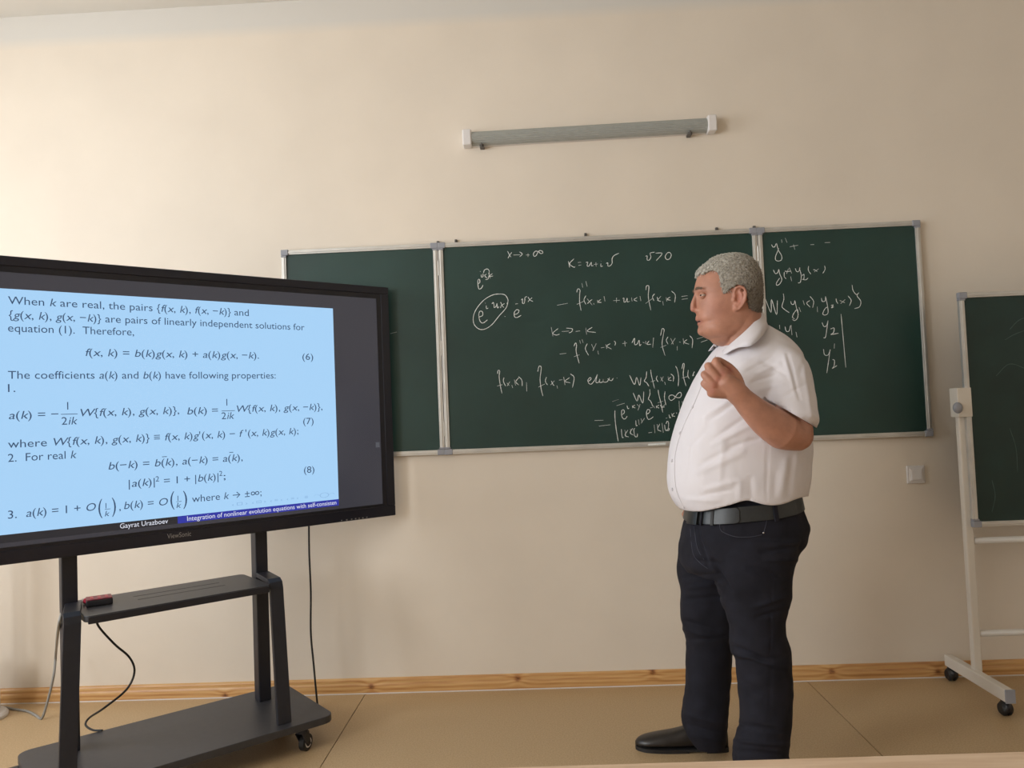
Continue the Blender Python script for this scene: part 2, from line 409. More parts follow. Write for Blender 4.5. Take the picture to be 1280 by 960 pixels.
YC = -.0262
CH = {
 'A1': (580, 300, 8.0, "435,110 455,150 470,170|478,122 455,155 440,182|495,150 560,148|555,118 582,140 556,168|620,150 655,150|640,135 640,168|742,115 715,112 695,135 700,162 722,155 742,118 762,105 785,115 785,132 765,135 748,118"
   "|162,312 164,318|172,345 175,370 190,365 190,335|195,330 205,300 235,290 252,310 245,345|205,345 212,375|225,340 208,358 232,380|215,395 240,390 250,350|250,320 262,385|285,335 250,365 290,360|138,440 158,425 155,395 140,400 140,450 150,490 175,480 190,450"
   "|430,640 440,600 410,550 350,540 280,552 200,600 130,680 95,760 100,840 150,890 210,890 280,845 350,760 420,680 440,620|150,770 185,755 185,720 160,712 148,750 160,810 190,830 235,798|212,628 214,634|222,655 225,685 242,680|278,640 292,625 300,650 302,675 320,665 330,635 335,680 350,665|365,620 385,660 400,675|405,635 375,655 365,680"
   "|405,765 415,765|515,640 540,636|572,600 585,590 585,630 600,635 608,605 610,575 630,565|640,570 660,600 690,615|682,575 650,605 640,620|500,745 535,735 550,705 525,698 503,725 505,765 530,775 572,752"),
 'A2': (680, 300, 6.4, "195,170 200,190 205,220|240,150 205,190 240,218 248,212|272,180 295,178|275,203 298,200|335,180 350,178 345,205 360,208 378,178 380,205 395,205|400,195 430,192|415,178 417,212|455,168 457,170|455,188 455,210 470,208|498,188 510,182 512,208 530,205 545,185 545,150 560,125 600,105"
   "|812,130 825,128 825,158 842,160 855,135 850,105 885,97|892,105 945,108 898,165|985,105 970,130 980,155 1005,150 1018,120 1005,100 985,103|105,522 190,506|262,420 270,392 288,400 285,440 285,500 297,565|262,515 318,490|303,345 310,380|335,330 345,372|335,445 320,480 335,515|345,470 385,520|385,475 355,500 350,510|398,505 400,515|428,480 430,505|455,475 432,495 460,500|480,450 488,490"
   "|555,485 605,482|580,462 580,500|630,470 640,465 640,495 655,492 665,465 668,495 685,490|700,460 705,490|745,460 720,478 745,490|768,450 775,488|815,400 820,368 838,368 838,400 835,460 855,562|812,508 865,470|885,430 868,455 880,488|905,455 915,485 935,490|935,450 905,485|950,490 955,522|978,458 982,490|1010,455 985,475 1015,482|1020,408 1050,440 1045,500|1100,452 1148,445|1102,475 1150,468|1195,405 1210,440 1205,470"),
 'A3': (680, 395, 6.095, "55,85 68,155|108,95 68,130 92,145 118,138|135,118 190,115|170,92 215,98 210,120 190,128|242,118 275,113|318,90 325,142|368,85 330,115 395,125|120,290 170,284|228,230 240,205 248,225 245,270 268,360|228,310 270,295|272,185 278,210|290,178 298,205|330,210 315,250 340,300|362,215 380,255|398,210 372,265|410,265 415,292|435,243 460,238|470,215 478,250|505,210 478,230 515,252|535,190 545,205 540,225|597,210 632,205|615,190 618,232|670,205 690,170 690,215 708,215 725,185 728,225 740,215|752,200 765,205|775,190 775,215|800,190 785,215 815,215|835,165 828,240"
   "|888,150 900,98 915,105 908,150 900,220 922,302|888,240 932,222|945,158 932,185 945,215|965,170 985,215|1000,170 970,215|1015,230 1015,262|1030,198 1040,200|1060,170 1065,215|1090,180 1068,200 1105,215|1110,150 1132,180 1128,245|1165,175 1215,160|1195,200 1245,182"),
 'A4': (610, 450, 7.529, "90,130 95,98 110,105 105,160 118,250 132,315|85,245 135,232|150,165 145,200 165,245|178,215 198,240|205,205 180,245|225,235 232,262|248,185 260,240|290,165 262,205 290,235|288,155 318,190 322,245|362,210 365,295|468,110 480,60 500,65 498,110 490,180 500,270 517,340|475,255 535,225|550,160 540,200 560,235|595,195 615,235 625,238|625,195 590,235|648,240 655,268|668,190 700,185|712,160 725,235|768,165 725,200 775,215|775,130 810,165 795,260|940,205 970,180 960,165 940,190 950,220 975,225 1010,180 1030,135 1015,205 1040,210 1052,180 1050,210 1080,205 1085,180 1085,205 1120,205 1145,165|1125,175 1160,195 1180,170|1212,168 1216,170|1170,390 1230,372"),
 'A5': (740, 450, 9.143, "430,175 485,280 510,200 545,290 560,200|625,130 618,200 598,240 625,260 650,300|670,110 680,180 715,325|670,250 720,235|745,180 735,215 755,250|785,195 810,245|815,190 785,240|830,250 838,282|870,190 875,235|900,195 872,225 910,235|900,158 932,190 928,245|955,70 975,110 990,200 985,300|1028,100 1040,45 1055,50 1045,120 1045,190 1075,298|1028,205 1090,190|1100,115 1095,180 1112,215|1170,130 1150,180 1165,170"
   "|470,375 515,470 535,400 580,492 592,360|660,335 662,390 645,445 670,470 695,530|755,340 765,400 790,500 808,600|750,490 812,470|835,360 828,430 845,515|950,420 920,400 885,410 880,440 905,462 940,440 975,390 1005,370 1022,390 1010,425 975,430 945,412|232,475 302,452|280,522 372,494|400,520 410,555 425,550|460,520 465,550|490,515 465,535 495,548|515,505 545,540|550,505 525,575"
   "|345,625 370,600 362,570 340,580 340,640 360,672 385,668 402,640|665,548 695,540|700,520 715,550|735,520 735,550|765,515 740,535 768,550|780,515 800,540 830,535|835,510 790,545|625,620 655,600 660,572 632,570 622,620 640,675 670,672 700,648|262,575 262,650 275,780 300,930|28,692 130,688|80,755 212,740"
   "|500,690 505,750 520,745|530,680 540,740|560,670 575,715|600,665 560,725|335,790 345,880 360,885|375,800 390,880|410,800 378,860 420,880|440,790 445,850|465,780 435,830 475,860|490,780 478,800 490,870 515,875 520,840|645,832 685,826|710,740 720,835|745,735 755,810|775,730 750,790 790,815|800,720 815,830|845,730 860,700 875,720 870,790 850,800|830,740 840,800 875,805 885,780"
   "|845,665 860,662|880,625 890,660 900,655|910,610 920,650|940,605 915,635 950,645|965,600 970,615|995,470 1000,580|1030,470 1035,500"),
 'A6': (950, 285, 8.73, "125,180 140,205 160,205 175,170|180,165 200,240 235,300 235,345 205,360 172,350 170,310 190,260 205,220|235,125 240,160|275,110 295,160|325,205 415,188|365,180 380,235|550,182 590,180|705,160 765,158|145,455 165,495 190,490 205,450|205,450 215,500 238,560 215,610 185,625 180,600 215,545|265,480 265,530 285,555|270,470 300,475 340,470|310,445 290,500|320,435 345,495|335,530 345,580"
   "|385,440 400,475 425,470 435,430|430,440 450,520 440,590 415,600|460,520 480,505 478,555 462,560 500,565 525,545|530,415 528,460 555,505|580,455 600,458 625,475|640,445 590,480|705,410 710,450 685,495|55,765 120,920 125,780 180,945 190,790|255,715 260,780 240,855 270,890 320,925"
   "|335,800 345,830 370,830 380,790|380,790 400,880 420,950|425,865 445,915|470,790 485,840|545,790 510,820 548,865|545,745 585,800 575,870|625,860 628,918|670,765 680,800 710,795 715,745|715,745 740,870 740,930 710,950 685,935 710,880 740,860|775,845 800,840 780,870 805,860|830,770 835,800 850,825|870,790 925,815|930,780 880,825|960,740 995,790 975,850"
   "|1005,620 1015,680 1050,725 1080,705|1080,705 1060,740 1100,800 1085,860 1030,880"),
 'A7': (950, 360, 8.0, "345,310 325,290 340,250 375,215 378,290 350,325 325,315|195,370 198,410|250,385 262,430 290,430 305,375|310,370 320,470|360,440 370,492|620,345 640,385 665,375 680,325|680,325 670,400 655,490 635,498|705,410 740,400 735,445 710,465 785,452|810,260 830,480 858,795|745,555 742,605|635,610 645,665 680,670 705,615|700,615 690,700 668,850|725,715 745,725 740,780 722,805 770,775"),
}
def chalk_into(keys, parent):
    """every formula (strokes lying within a few centimetres of each other) is its own part"""
    st_ = []
    for k in keys:
        ox, oy, s, txt = CH[k]
        for st in txt.split('|'):
            pts = [tuple(map(float, q.split(','))) for q in st.split()]
            st_.append(np.array([(ox + x / s, oy + y / s) for x, y in pts]))
    n = len(st_); lab = list(range(n))
    def find(i):
        while lab[i] != i: i = lab[i]
        return i
    for i in range(n):
        for j in range(i):
            d = np.min(np.hypot(*(st_[i][:, None, :] - st_[j][None, :, :]).transpose(2, 0, 1)))
            if d < 9.5: lab[find(i)] = find(j)
    cl = {}
    for i in range(n): cl.setdefault(find(i), []).append(i)
    for c in cl.values():
        mb = MB()
        for i in c: ribbon(mb, st_[i], .0029, YC)
        mb.build('chalk_formula', M_chalk, parent)
chalk_into(('A1', 'A2', 'A3', 'A4', 'A5'), pc_)
chalk_into(('A6', 'A7'), pr_)
# faint stray marks on the left wing
mb = MB()
for st in ([(488, 417), (496, 415)], [(484, 513), (488, 512)]):
    mb = MB(); ribbon(mb, st, .0014, YC); mb.build('chalk_mark', M_chalk, pl_)
q0 = at_y(810, 556.5, -.03); q1 = at_y(832, 555.3, -.03)
ck = MB().tube([(q0[0], -.031, q0[2] + .002), (q1[0], -.031, q1[2] + .002)], .0055, 12).build('chalk_stick', M_chalk, origin=(q0[0], -.031, q0[2]), bevel=.001)
tag(ck, 'white stick of chalk on the lower rail of the chalkboard left of the man', 'chalk')

# ------------------------------------------------------------------ switch
q = at_y(1144, 593, 0)
sw = thing('light_switch', 'square white rocker switch on the wall below the right end of the chalkboard', 'switch', q)
MB().box(q[0] - .041, q[0] + .041, -.009, 0, q[2] - .041, q[2] + .041).build('frame', M_white, sw, bevel=.004, seg=3)
MB().box(q[0] - .030, q[0] + .030, -.013, -.006, q[2] - .030, q[2] + .030).build('inner_frame', M_white, sw, bevel=.002)
MB().hexa([(q[0] - .024, -.018, q[2] - .024), (q[0] + .024, -.018, q[2] - .024), (q[0] + .024, -.012, q[2] - .024), (q[0] - .024, -.012, q[2] - .024),
           (q[0] - .024, -.014, q[2] + .024), (q[0] + .024, -.014, q[2] + .024), (q[0] + .024, -.010, q[2] + .024), (q[0] - .024, -.010, q[2] + .024)])  .build('rocker', M_white, sw, bevel=.0015)

# ------------------------------------------------------------------ mobile board on the right
mob = thing('mobile_chalkboard', 'green chalkboard on a white wheeled stand at the right edge', 'chalkboard', (3.8, -.25, 0))
BY = -.262; q_ = (at_y(1194.5, 371, BY) + at_y(1215, 656, BY)) / 2; BX0 = q_[0]; BX1 = BX0 + 1.5; BZ0 = at_y(1215, 658, BY)[2]; BZ1 = at_y(1197, 367, BY)[2]
bp = board_panel('board_panel', mob, BX0, BX1, BZ0, BZ1, BY, M_chalkboard2)
M_dust = mat('chalk_dust', srgb(80, 98, 92), .95, var=.1)   # wiped chalk swirls
for st in ([(1262, 412), (1274, 400), (1290, 395)], [(1245, 470), (1262, 455), (1285, 462)], [(1262, 535), (1270, 560), (1272, 590)], [(1256, 425), (1268, 418), (1284, 412)], [(1240, 600), (1244, 620), (1240, 640)]):
    mb = MB(); ribbon(mb, st, .0025, BY - .0125); mb.build('chalk_smear', M_dust, bp)
def post(x, zt):
    fx = x - .014
    MB().box(x - .018, x + .018, BY + .001, BY + .03, .10, zt).build('post', M_whitemetal, mob, bevel=.006, seg=3)
    c = MB().box(x - .030, x + .030, BY - .024, BY + .04, zt - .11, zt + .015); c.build('pivot_bracket', M_whitemetal, mob, bevel=.003)
    k = MB().cyl((x - .028, BY - .01, zt - .07), (x - .036, BY - .030, zt - .07), .012, 14); k.ell((x - .038, BY - .036, zt - .07), (.020, .014, .024)); k.build('clamp_knob', M_cap, mob, smooth=True)
    f = MB().box(fx - .018, fx + .018, -.50, -.040, .062, .112); f.build('foot_rail', M_whitemetal, mob, bevel=.004)
    MB().box(fx - .020, fx + .020, -.5035, -.498, .060, .114).build('end_plug', M_cap, mob, bevel=.002)
    x = fx
    for y in (-.060, -.462):
        cst = MB().box(x - .012, x + .012, y - .012, y + .012, .045, .062).build('caster', M_rubber, mob, bevel=.002)
        for s_ in (-1, 1):
            MB().tube([(x + s_ * .005, y, .028), (x + s_ * .012, y, .028), (x + s_ * .021, y, .028)], [.028, .0275, .020], 20).build('wheel', M_rubber, cst, smooth=False)
        MB().ell((x, y - .004, .035), (.019, .026, .024)).build('hood', M_black, cst, smooth=True)
PX = at_y(1215, 740, BY + .015)[0]; zt_ = at_y(1205, 489, BY)[2]
post(PX, zt_); post(BX1 + .022, zt_)
for z in (at_y(1245, 675, BY + .015)[2], at_y(1250, 791, BY + .015)[2]):
    MB().tube([(PX + .02, BY + .015, z), (BX1, BY + .015, z)], .0135, 16).build('cross_bar', M_whitemetal, mob, smooth=True)

# ------------------------------------------------------------------ display and its cart
A = 0.7103
E_ = np.array([math.cos(A), math.sin(A), 0]); N_ = np.array([math.sin(A), -math.cos(A), 0])
P0 = np.array([-0.011, -0.390, 0.0])
def TV(u, n, z): return P0 + E_ * u + N_ * n + np.array([0, 0, z])
def tbox(mb, u0, u1, n0, n1, z0, z1):
    return mb.hexa([TV(u0, n1, z0), TV(u1, n1, z0), TV(u1, n0, z0), TV(u0, n0, z0), TV(u0, n1, z1), TV(u1, n1, z1), TV(u1, n0, z1), TV(u0, n0, z1)])
NF = 0.10
QF = P0 + N_ * NF
def on_tv(x, y, off=0.0):
    p = at_plane(x, y, P0 + N_ * (NF + off), N_); return (p - P0) @ E_, p[2]
UR, _ = on_tv(490, 500); ZT = on_tv(487, 360)[1]; ZBm = on_tv(493, 645)[1]
ZT = (ZT + on_tv(0, 318)[1]) / 2; ZBm = (ZBm + on_tv(0, 706)[1]) / 2
UL = -.355 * 2 - UR
disp = thing('interactive_display', 'large black interactive display showing a blue slide of formulas', 'display', TV(-.355, .03, ZBm))
tbox(MB(), UL + .05, UR - .07, .045, NF - .03, ZBm + .01, ZT - .01).build('rear_housing', M_black, disp, bevel=.006)
LR = on_tv(475, 500)[0]; LT = on_tv(240, 356.5)[1]; LBm = on_tv(477, 630)[1]; LL = UL + (UR - LR)
fr = MB()
tbox(fr, UL, UR, NF - .035, NF, LT + .022, ZT); tbox(fr, UL, UR, NF - .035, NF, ZBm, LBm - .012)
tbox(fr, UL, LL - .022, NF - .035, NF, LBm - .012, LT + .022); tbox(fr, LR + .022, UR, NF - .035, NF, LBm - .012, LT + .022)
fr.build('outer_frame', M_bezel, disp, bevel=.003)
ib = MB()
tbox(ib, LL - .022, LR + .022, NF - .03, NF - .004, LT, LT + .022); tbox(ib, LL - .022, LR + .022, NF - .03, NF - .004, LBm - .012, LBm)
tbox(ib, LL - .022, LL, NF - .03, NF - .004, LBm, LT); tbox(ib, LR, LR + .022, NF - .03, NF - .004, LBm, LT)
ib.build('inner_bezel', mat('inner_bezel', srgb(18, 19, 30), .35), disp)
EM = 2.0 ** (-EXPOSURE)
def emat(name, c, st=1.0, rough=.3, spec=.4, base=(.01, .01, .01, 1)):
    return mat(name, base, rough, spec=spec, emit=c, estr=st * EM)
M_lcd = emat('lcd_grey', srgb(58, 58, 66), .9, .22, .5)
scr = tbox(MB(), LL, LR, NF - .03, NF - .006, LBm, LT).build('screen', M_lcd, disp)
SR = on_tv(419.5, 500, -.006)[0]; ST = on_tv(417.8, 385.7, -.006)[1]; SB = on_tv(421.5, 632, -.006)[1]; SB1 = on_tv(421.5, 624, -.006)[1]
SM = on_tv(222, 650, -.006)[0]; SL = 2 * SM - SR
SL = max(SL, LL + .01)
ns = NF - .0055
tbox(MB(), SL, SR, NF - .0065, ns, SB1, ST).build('slide', emat('slide_blue', srgb(166, 209, 246), 1.0), scr)
tbox(MB(), SL, SM, NF - .0065, ns, SB, SB1).build('slide_footer', emat('footer_black', srgb(38, 38, 44), 1.0), scr)
tbox(MB(), SM, SR, NF - .0065, ns, SB, SB1).build('slide_footer', emat('footer_blue', srgb(44, 52, 160), 1.0), scr)
u, z = on_tv(472, 556, -.006)
tbox(MB(), u - .010, u + .010, NF - .0065, ns, z - .012, z + .012).build('side_tab', emat('tab', srgb(90, 92, 100), .8), scr)

# text layout: every run is one text curve measured, then placed on the display plane
def seg_runs(s):
    out = []; it = False; cur = ''
    for ch in s:
        if ch == '_':
            if cur: out.append((cur, it)); cur = ''
            it = not it
        else: cur += ch
    if cur: out.append((cur, it))
    return out
TXT = []     # markup, x0, y0(baseline px), x1, size factor, bold, group
def T(s, x0, y0, x1, size=1.0, style='slide'): TXT.append((s, x0, y0, x1, size, style))
T("When _k_ are real, the pairs {_f_(_x_, _k_), _f_(_x_, −_k_)} and", 10, 380, 311)
T("{_g_(_x_, _k_), _g_(_x_, −_k_)} are pairs of linearly independent solutions for", 11, 398, 380.6)
T("equation (1).  Therefore,", 10, 414.5, 167.6)
T("_f_(_x_, _k_) = _b_(_k_)_g_(_x_, _k_) + _a_(_k_)_g_(_x_, −_k_).", 107, 445, 323.7)
T("(6)", 378, 449.7, 391.5)
T("The coefficients _a_(_k_) and _b_(_k_) have following properties:", 10, 473.5, 344.6)
T("1.", 10, 490, 21)
T("_a_(_k_) = −", 11, 524, 73); T("1", 84, 512, 88.5); T("2_ik_", 77, 531, 97)
T("_W_{_f_(_x_, _k_), _g_(_x_, _k_)},", 100.6, 520.6, 224)
T("_b_(_k_) =", 234, 518, 272.5); T("1", 283, 507, 287); T("2_ik_", 277, 524, 293)
T("_W_{_f_(_x_, _k_), _g_(_x_, −_k_)},", 296, 515.2, 403); T("(7)", 379, 530.5, 392)
T("where _W_{_f_(_x_, _k_), _g_(_x_, _k_)} ≡ _f_(_x_, _k_)_g_ʹ(_x_, _k_) − _f_ ʹ(_x_, _k_)_g_(_x_, _k_);", 10, 560, 373)
T("2.  For real _k_", 10, 577.5, 96)
T("_b_(−_k_) = _b_(_k_), _a_(−_k_) = _a_(_k_),", 135.6, 587, 303.4)
T("|_a_(_k_)|", 161, 609, 193.5); T("2", 194.5, 602, 199, .72); T("= 1 + |_b_(_k_)|", 205, 605.5, 273); T("2", 274, 595, 278, .72); T(";", 279.5, 599.5, 282)
T("(8)", 380, 591.5, 393)
T("3.  _a_(_k_) = 1 + _O_", 10, 648.5, 120); T("(", 123, 642.5, 128, 1.9); T("1", 132, 635.5, 136, .72); T("_k_", 131, 645.5, 137, .72); T(")", 140, 640.5, 145, 1.9)
T(",", 149, 638, 151); T("_b_(_k_) = _O_", 155, 636.5, 210); T("(", 213, 632, 218, 1.9); T("1", 222, 626, 225, .72); T("_k_", 220.5, 635, 226.5, .72); T(")", 229, 631, 234, 1.9)
T("where _k_ → ±∞;", 240, 628, 327)
T("‹ □ ›  ‹ ⊡ ›  ‹ ≡ ›  ‹ ≡ ›   ≣   ◠◯◠", 290, 632.5, 418, .45, 'nav')
T("Gayrat Urazboev", 150, 660.6, 210, .74, 'foot')
T("Integration of nonlinear evolution equations with self-consisten", 234, 651.2, 420.5, .74, 'foot')
T("ViewSonic", 209, 673.4, 239, .75, 'logo')
cache = {}
def mk_text(s):
    cu = bpy.data.curves.new('t', 'FONT'); cu.body = s; cu.resolution_u = 3; cu.size = 1.0
    o = bpy.data.objects.new('t', cu); COL.objects.link(o); return o
strs = {'|', 'H'}
for t in TXT:
    for r, it in seg_runs(t[0]): strs.add(r.strip(' ')); strs.add(r + '|')
tobs = {s: mk_text(s) for s in strs if s}
bpy.context.view_layer.update(); dg = bpy.context.evaluated_depsgraph_get()
for s, o in tobs.items():
    me = o.evaluated_get(dg).to_mesh()
    V = np.empty(len(me.vertices) * 3); me.vertices.foreach_get('co', V); V = V.reshape(-1, 3)
    cache[s] = (V.copy(), [tuple(p.vertices) for p in me.polygons]); o.evaluated_get(dg).to_mesh_clear()
for o in tobs.values():
    c_ = o.data; bpy.data.objects.remove(o); bpy.data.curves.remove(c_)
barw = cache['|'][0][:, 0].max(); capH = cache['H'][0][:, 1].max()
groups = {}
for (s, x0, y0, x1, size, style) in TXT:
    off = -.005 if style in ('slide', 'nav', 'foot') else 0.0005
    X = 0.0; V = []; Fc = []
    for r, it in seg_runs(s):
        adv = cache[r + '|'][0][:, 0].max() - barw
        lead = len(r) - len(r.lstrip(' '))
        core = r.strip(' ')
        if core and len(cache[core][0]):
            vv, ff = cache[core]; vv = vv.copy()
            if it: vv[:, 0] += vv[:, 1] * .20
            o_ = len(V); V += [(X + lead * .28 + p[0], p[1]) for p in vv]; Fc += [tuple(i + o_ for i in f) for f in ff]
        X += adv
    if not V: continue
    V = np.array(V); V[:, 0] -= V[:, 0].min(); W_ = V[:, 0].max()
    u0, z0 = on_tv(x0, y0, off); u1, _ = on_tv(x1, y0 + (x1 - x0) * ((477 - y0) / 1848), off)
    sx_ = (u1 - u0) / W_; sy_ = 0.0272 / capH * size * (.88 if style != 'slide' else 1)
    if s == '1': sx_ = sy_ * .9
    if s == '1.': sx_ = sy_ * 1.15
    if size > 1.5: V[:, 1] += .12
    if s in ('2',) and style == 'slide': pass
    P = [TV(u0 + p[0] * sx_, NF + off + .0006, z0 + p[1] * sy_ - (0.008 if size > 1.5 else 0)) for p in V]
    gmb = MB(); gmb.add(P, Fc); groups.setdefault(style, []).append(gmb)
def line_on(x0, x1, y, th=.0022, style='slide'):
    u0, z0 = on_tv(x0, y, -.005); u1, _ = on_tv(x1, y, -.005)
    mb = MB(); groups[style].append(mb); n = NF - .0044
    mb.add([TV(u0, n, z0), TV(u1, n, z0), TV(u1, n, z0 + th), TV(u0, n, z0 + th)], [(0, 1, 2, 3)])
line_on(76, 97, 518.3); line_on(277, 293.5, 514); line_on(202.5, 208.5, 571.5, .0026); line_on(286.5, 291.5, 566, .0026); line_on(131, 138, 637, .0018); line_on(220.5, 227, 627.5, .0018)
M_ink = emat('text_ink', srgb(52, 78, 110), 1.0)
for g_ in groups['slide']: g_.build('text_line', M_ink, scr)
groups['nav'][0].build('slide_icons', emat('nav_ink', srgb(132, 172, 216), 1.0), scr)
M_fi = emat('foot_ink', srgb(222, 226, 240), 1.0)
for g_ in groups['foot']: g_.build('footer_text', M_fi, scr)
groups['logo'][0].build('maker_logo', mat('logo_grey', srgb(150, 148, 148), .5), disp)
M_btn = mat('button_grey', srgb(150, 146, 142), .5)
for k, px in enumerate((427, 433.5, 439.5, 444.5, 449, 453.5, 458.5)):
    u, z = on_tv(px, 650.5 - (px - 427) * .125, 0)
    bt = MB(); tbox(bt, u - .003, u + .003, NF, NF + .0008, z - .002 - .001 * (k % 2), z + .002); bt.build('button_mark', M_btn, disp)
tbox(MB(), -.62, -.08, .029, .045, 1.1, 1.6).build('mount_plate', M_blackmetal, disp, bevel=.003)

cart = thing('display_cart', 'black steel rolling cart with shelf carrying the large display', 'cart', TV(-.355, .12, 0))
ZBs = .12
def rounded_plate(mb, u0, u1, n0, n1, z0, z1, r=.05, seg=6):
    P = []
    for cu, cn, a0 in ((u1 - r, n1 - r, 0), (u0 + r, n1 - r, 90), (u0 + r, n0 + r, 180), (u1 - r, n0 + r, 270)):
        for k in range(seg + 1):
            a = math.radians(a0 + 90 * k / seg); P.append((cu + r * math.cos(a), cn + r * math.sin(a)))
    mb.loft([[TV(u, n, z) for u, n in P] for z in (z0, z1)]); return mb
bR = .148
rounded_plate(MB(), -.865, bR, -.125, .372, ZBs - .028, ZBs, .045).build('base_plate', M_shelf, cart, bevel=.003)
tbox(MB(), -.80, .08, .02, .10, ZBs - .05, ZBs - .028).build('base_rail', M_blackmetal, cart)
for uc in (0.0, -.71):
    tbox(MB(), uc - .026, uc + .026, -.028, .028, ZBs, 1.72).build('post', M_blackmetal, cart, bevel=.004)
for uc_t, uc_b in ((-.018, -.038), (-.733, -.772)):
    sl = MB(); w2 = .027
    zt = .655
    prof = [(.298, ZBs), (.318, ZBs)]
    outer = [(.325, ZBs), (.232, zt - .035), (.222, zt - .012), (.200, zt), (.03, zt)]
    inner = [(.305, ZBs), (.214, zt - .040), (.206, zt - .024), (.195, zt - .018), (.03, zt - .018)]
    n = len(outer); V = []
    for k in range(n):
        tt = min(1, (outer[k][1] - ZBs) / (zt - ZBs)); uc = uc_b + (uc_t - uc_b) * tt
        if k == n - 1: uc = (0.0 if uc_t > -.3 else -.700)
        for (nn, zz) in (outer[k], inner[k]):
            V += [TV(uc - w2, nn, zz), TV(uc + w2, nn, zz)]
    Fc = []
    for k in range(n - 1):
        a = 4 * k; b = 4 * (k + 1)
        Fc += [(a, a + 1, b + 1, b), (a + 3, a + 2, b + 2, b + 3), (a + 1, a + 3, b + 3, b + 1), (a + 2, a, b, b + 2)]
    Fc += [(0, 2, 3, 1), (4 * n - 4, 4 * n - 3, 4 * n - 1, 4 * n - 2)]
    sl.add(V, Fc); sl.build('front_leg', M_blackmetal, cart, bevel=.002)
shz = .640
sh = rounded_plate(MB(), -.700, -.045, -.075, .245, shz - .022, shz, .025).build('shelf', M_shelf, cart, bevel=.002)
tbox(MB(), -.690, -.055, .238, .2475, shz - .028, shz - .004).build('shelf_lip', M_blackmetal, sh, bevel=.002)
for nn in (.03, .10):
    tbox(MB(), -.50, -.18, nn, nn + .004, shz - .001, shz + .0006).build('groove', mat('groove', srgb(44, 44, 46), .6), sh)
def tv_caster(u, n, turn):
    c = MB(); ca, sa = math.cos(turn), math.sin(turn)
    d = E_ * ca + N_ * sa; sd = np.cross(d, [0, 0, 1.0])
    top = TV(u, n, ZBs - .028); ax = TV(u, n, .032) + d * .022
    c.tube([top, top - np.array([0, 0, .014])], .024, 18)
    for s_ in (-1, 1):
        o = sd * s_ * .0155; th = sd * s_ * .0015
        a = top - np.array([0, 0, .014])
        c.hexa([ax + o - th - d * .012 - [0, 0, .008], ax + o - th + d * .012 - [0, 0, .008], ax + o + th + d * .012 - [0, 0, .008], ax + o + th - d * .012 - [0, 0, .008],
                a + o - th - d * .022, a + o - th + d * .022, a + o + th + d * .022, a + o + th - d * .022])
    k = c.build('caster', M_blackmetal, cart)
    MB().tube([ax - sd * .012, ax - sd * .010, ax + sd * .010, ax + sd * .012], [.028, .032, .032, .028], 28).build('wheel', M_rubber, k)
    MB().tube([ax - sd * .0135, ax + sd * .0135], .019, 24).build('wheel_disc', M_white, k)
    MB().tube([ax - sd * .0142, ax + sd * .0142], .014, 20).tube([ax - sd * .018, ax + sd * .018], .005, 10).build('hub', M_rubber, k)
    MB().tube([ax - sd * .0165, ax + sd * .0165], .007, 14).build('axle_cap', M_chrome, k)
    return k
tv_caster(.020, .345, 2.6 + math.pi); tv_caster(.09, -.07, 1.0); tv_caster(-.80, .32, .4)
k = tv_caster(-.80, -.07, 2.9)
p_ = TV(-.872, -.055, .085)
tbox(MB(), -.905, -.855, -.085, -.035, .082, .088).build('brake_pedal', M_blackmetal, k, bevel=.002)

# cables
def cable(name, pts, r, mtl, label, origin):
    o = MB().tube(catmull(pts, 10), r, 10).build(name, mtl, origin=origin, smooth=True); return tag(o, label, 'cable')
cable('power_cable', [at_y(386, 640, -.12), at_y(386.5, 690, -.13), at_y(388.5, 740, -.13), at_y(388.5, 790, -.13), at_y(392, 830, -.14), at_y(397, 882, -.16), np.append(at_y(400, 905, -.20)[:2], .006)],
      .0045, M_rubber, 'thin black cable hanging from the right end of the display to the floor', at_y(397, 880, -.16))
def tvp(x, y, n): return at_plane(x, y, P0 + N_ * n, N_)
cable('looped_cable', [tvp(120, 772, .10), tvp(124, 784, .08), tvp(143, 805, .05), tvp(162, 822, .03), tvp(168, 840, .02), tvp(158, 862, .02), tvp(130, 885, .02), at_z(112, 897, ZBs + .03), at_z(107, 906, ZBs + .012), at_z(116, 912.5, ZBs + .005), at_z(128, 913, ZBs + .005)],
      .004, M_rubber, 'black cable drooping in a curve from the cart shelf to its base plate', tvp(128, 913, .05))
g0 = at_z(52, 898, .005)
cable('grey_cable', [tvp(78, 762, -.02) , tvp(73, 785, -.03), at_y(70, 815, g0[1] + .02), at_y(67, 845, g0[1] + .01), at_y(58, 882, g0[1]), g0, at_z(46, 895, .005), at_z(34, 889, .005), at_z(18, 886.5, .005), at_z(-8, 882, .005), at_z(-40, 884, .005)],
      .0055, M_greycable, 'grey cable hanging behind the left post of the cart and trailing over the floor', g0)

# things on the shelf
sz = shz + .0008
def sp(x, y, z=sz): return at_z(x, y, z)
c0 = sp(116, 757, sz + .02)
holder = thing('pen_tray', 'small red-topped black box on the left end of the cart shelf', 'box', np.append(sp(124, 755)[:2], sz))
hx, hy = sp(124, 755)[:2]
def rbox(mb, cx, cy, l, wd, z0, z1, ang):
    ca, sa = math.cos(ang), math.sin(ang); P = []
    for z in (z0, z1):
        for a, b in ((-1, -1), (1, -1), (1, 1), (-1, 1)):
            P.append((cx + ca * a * l / 2 - sa * b * wd / 2, cy + sa * a * l / 2 + ca * b * wd / 2, z))
    return mb.hexa(P)
ang = A - .12
M_red = mat('red_plastic', srgb(176, 40, 62), .4, var=.05); M_pink = mat('faded_red', srgb(150, 62, 78), .5, col2=srgb(110, 40, 54), scale=60)
rbox(MB(), hx, hy, .085, .07, sz, sz + .022, ang).build('body', M_black, holder, bevel=.004)
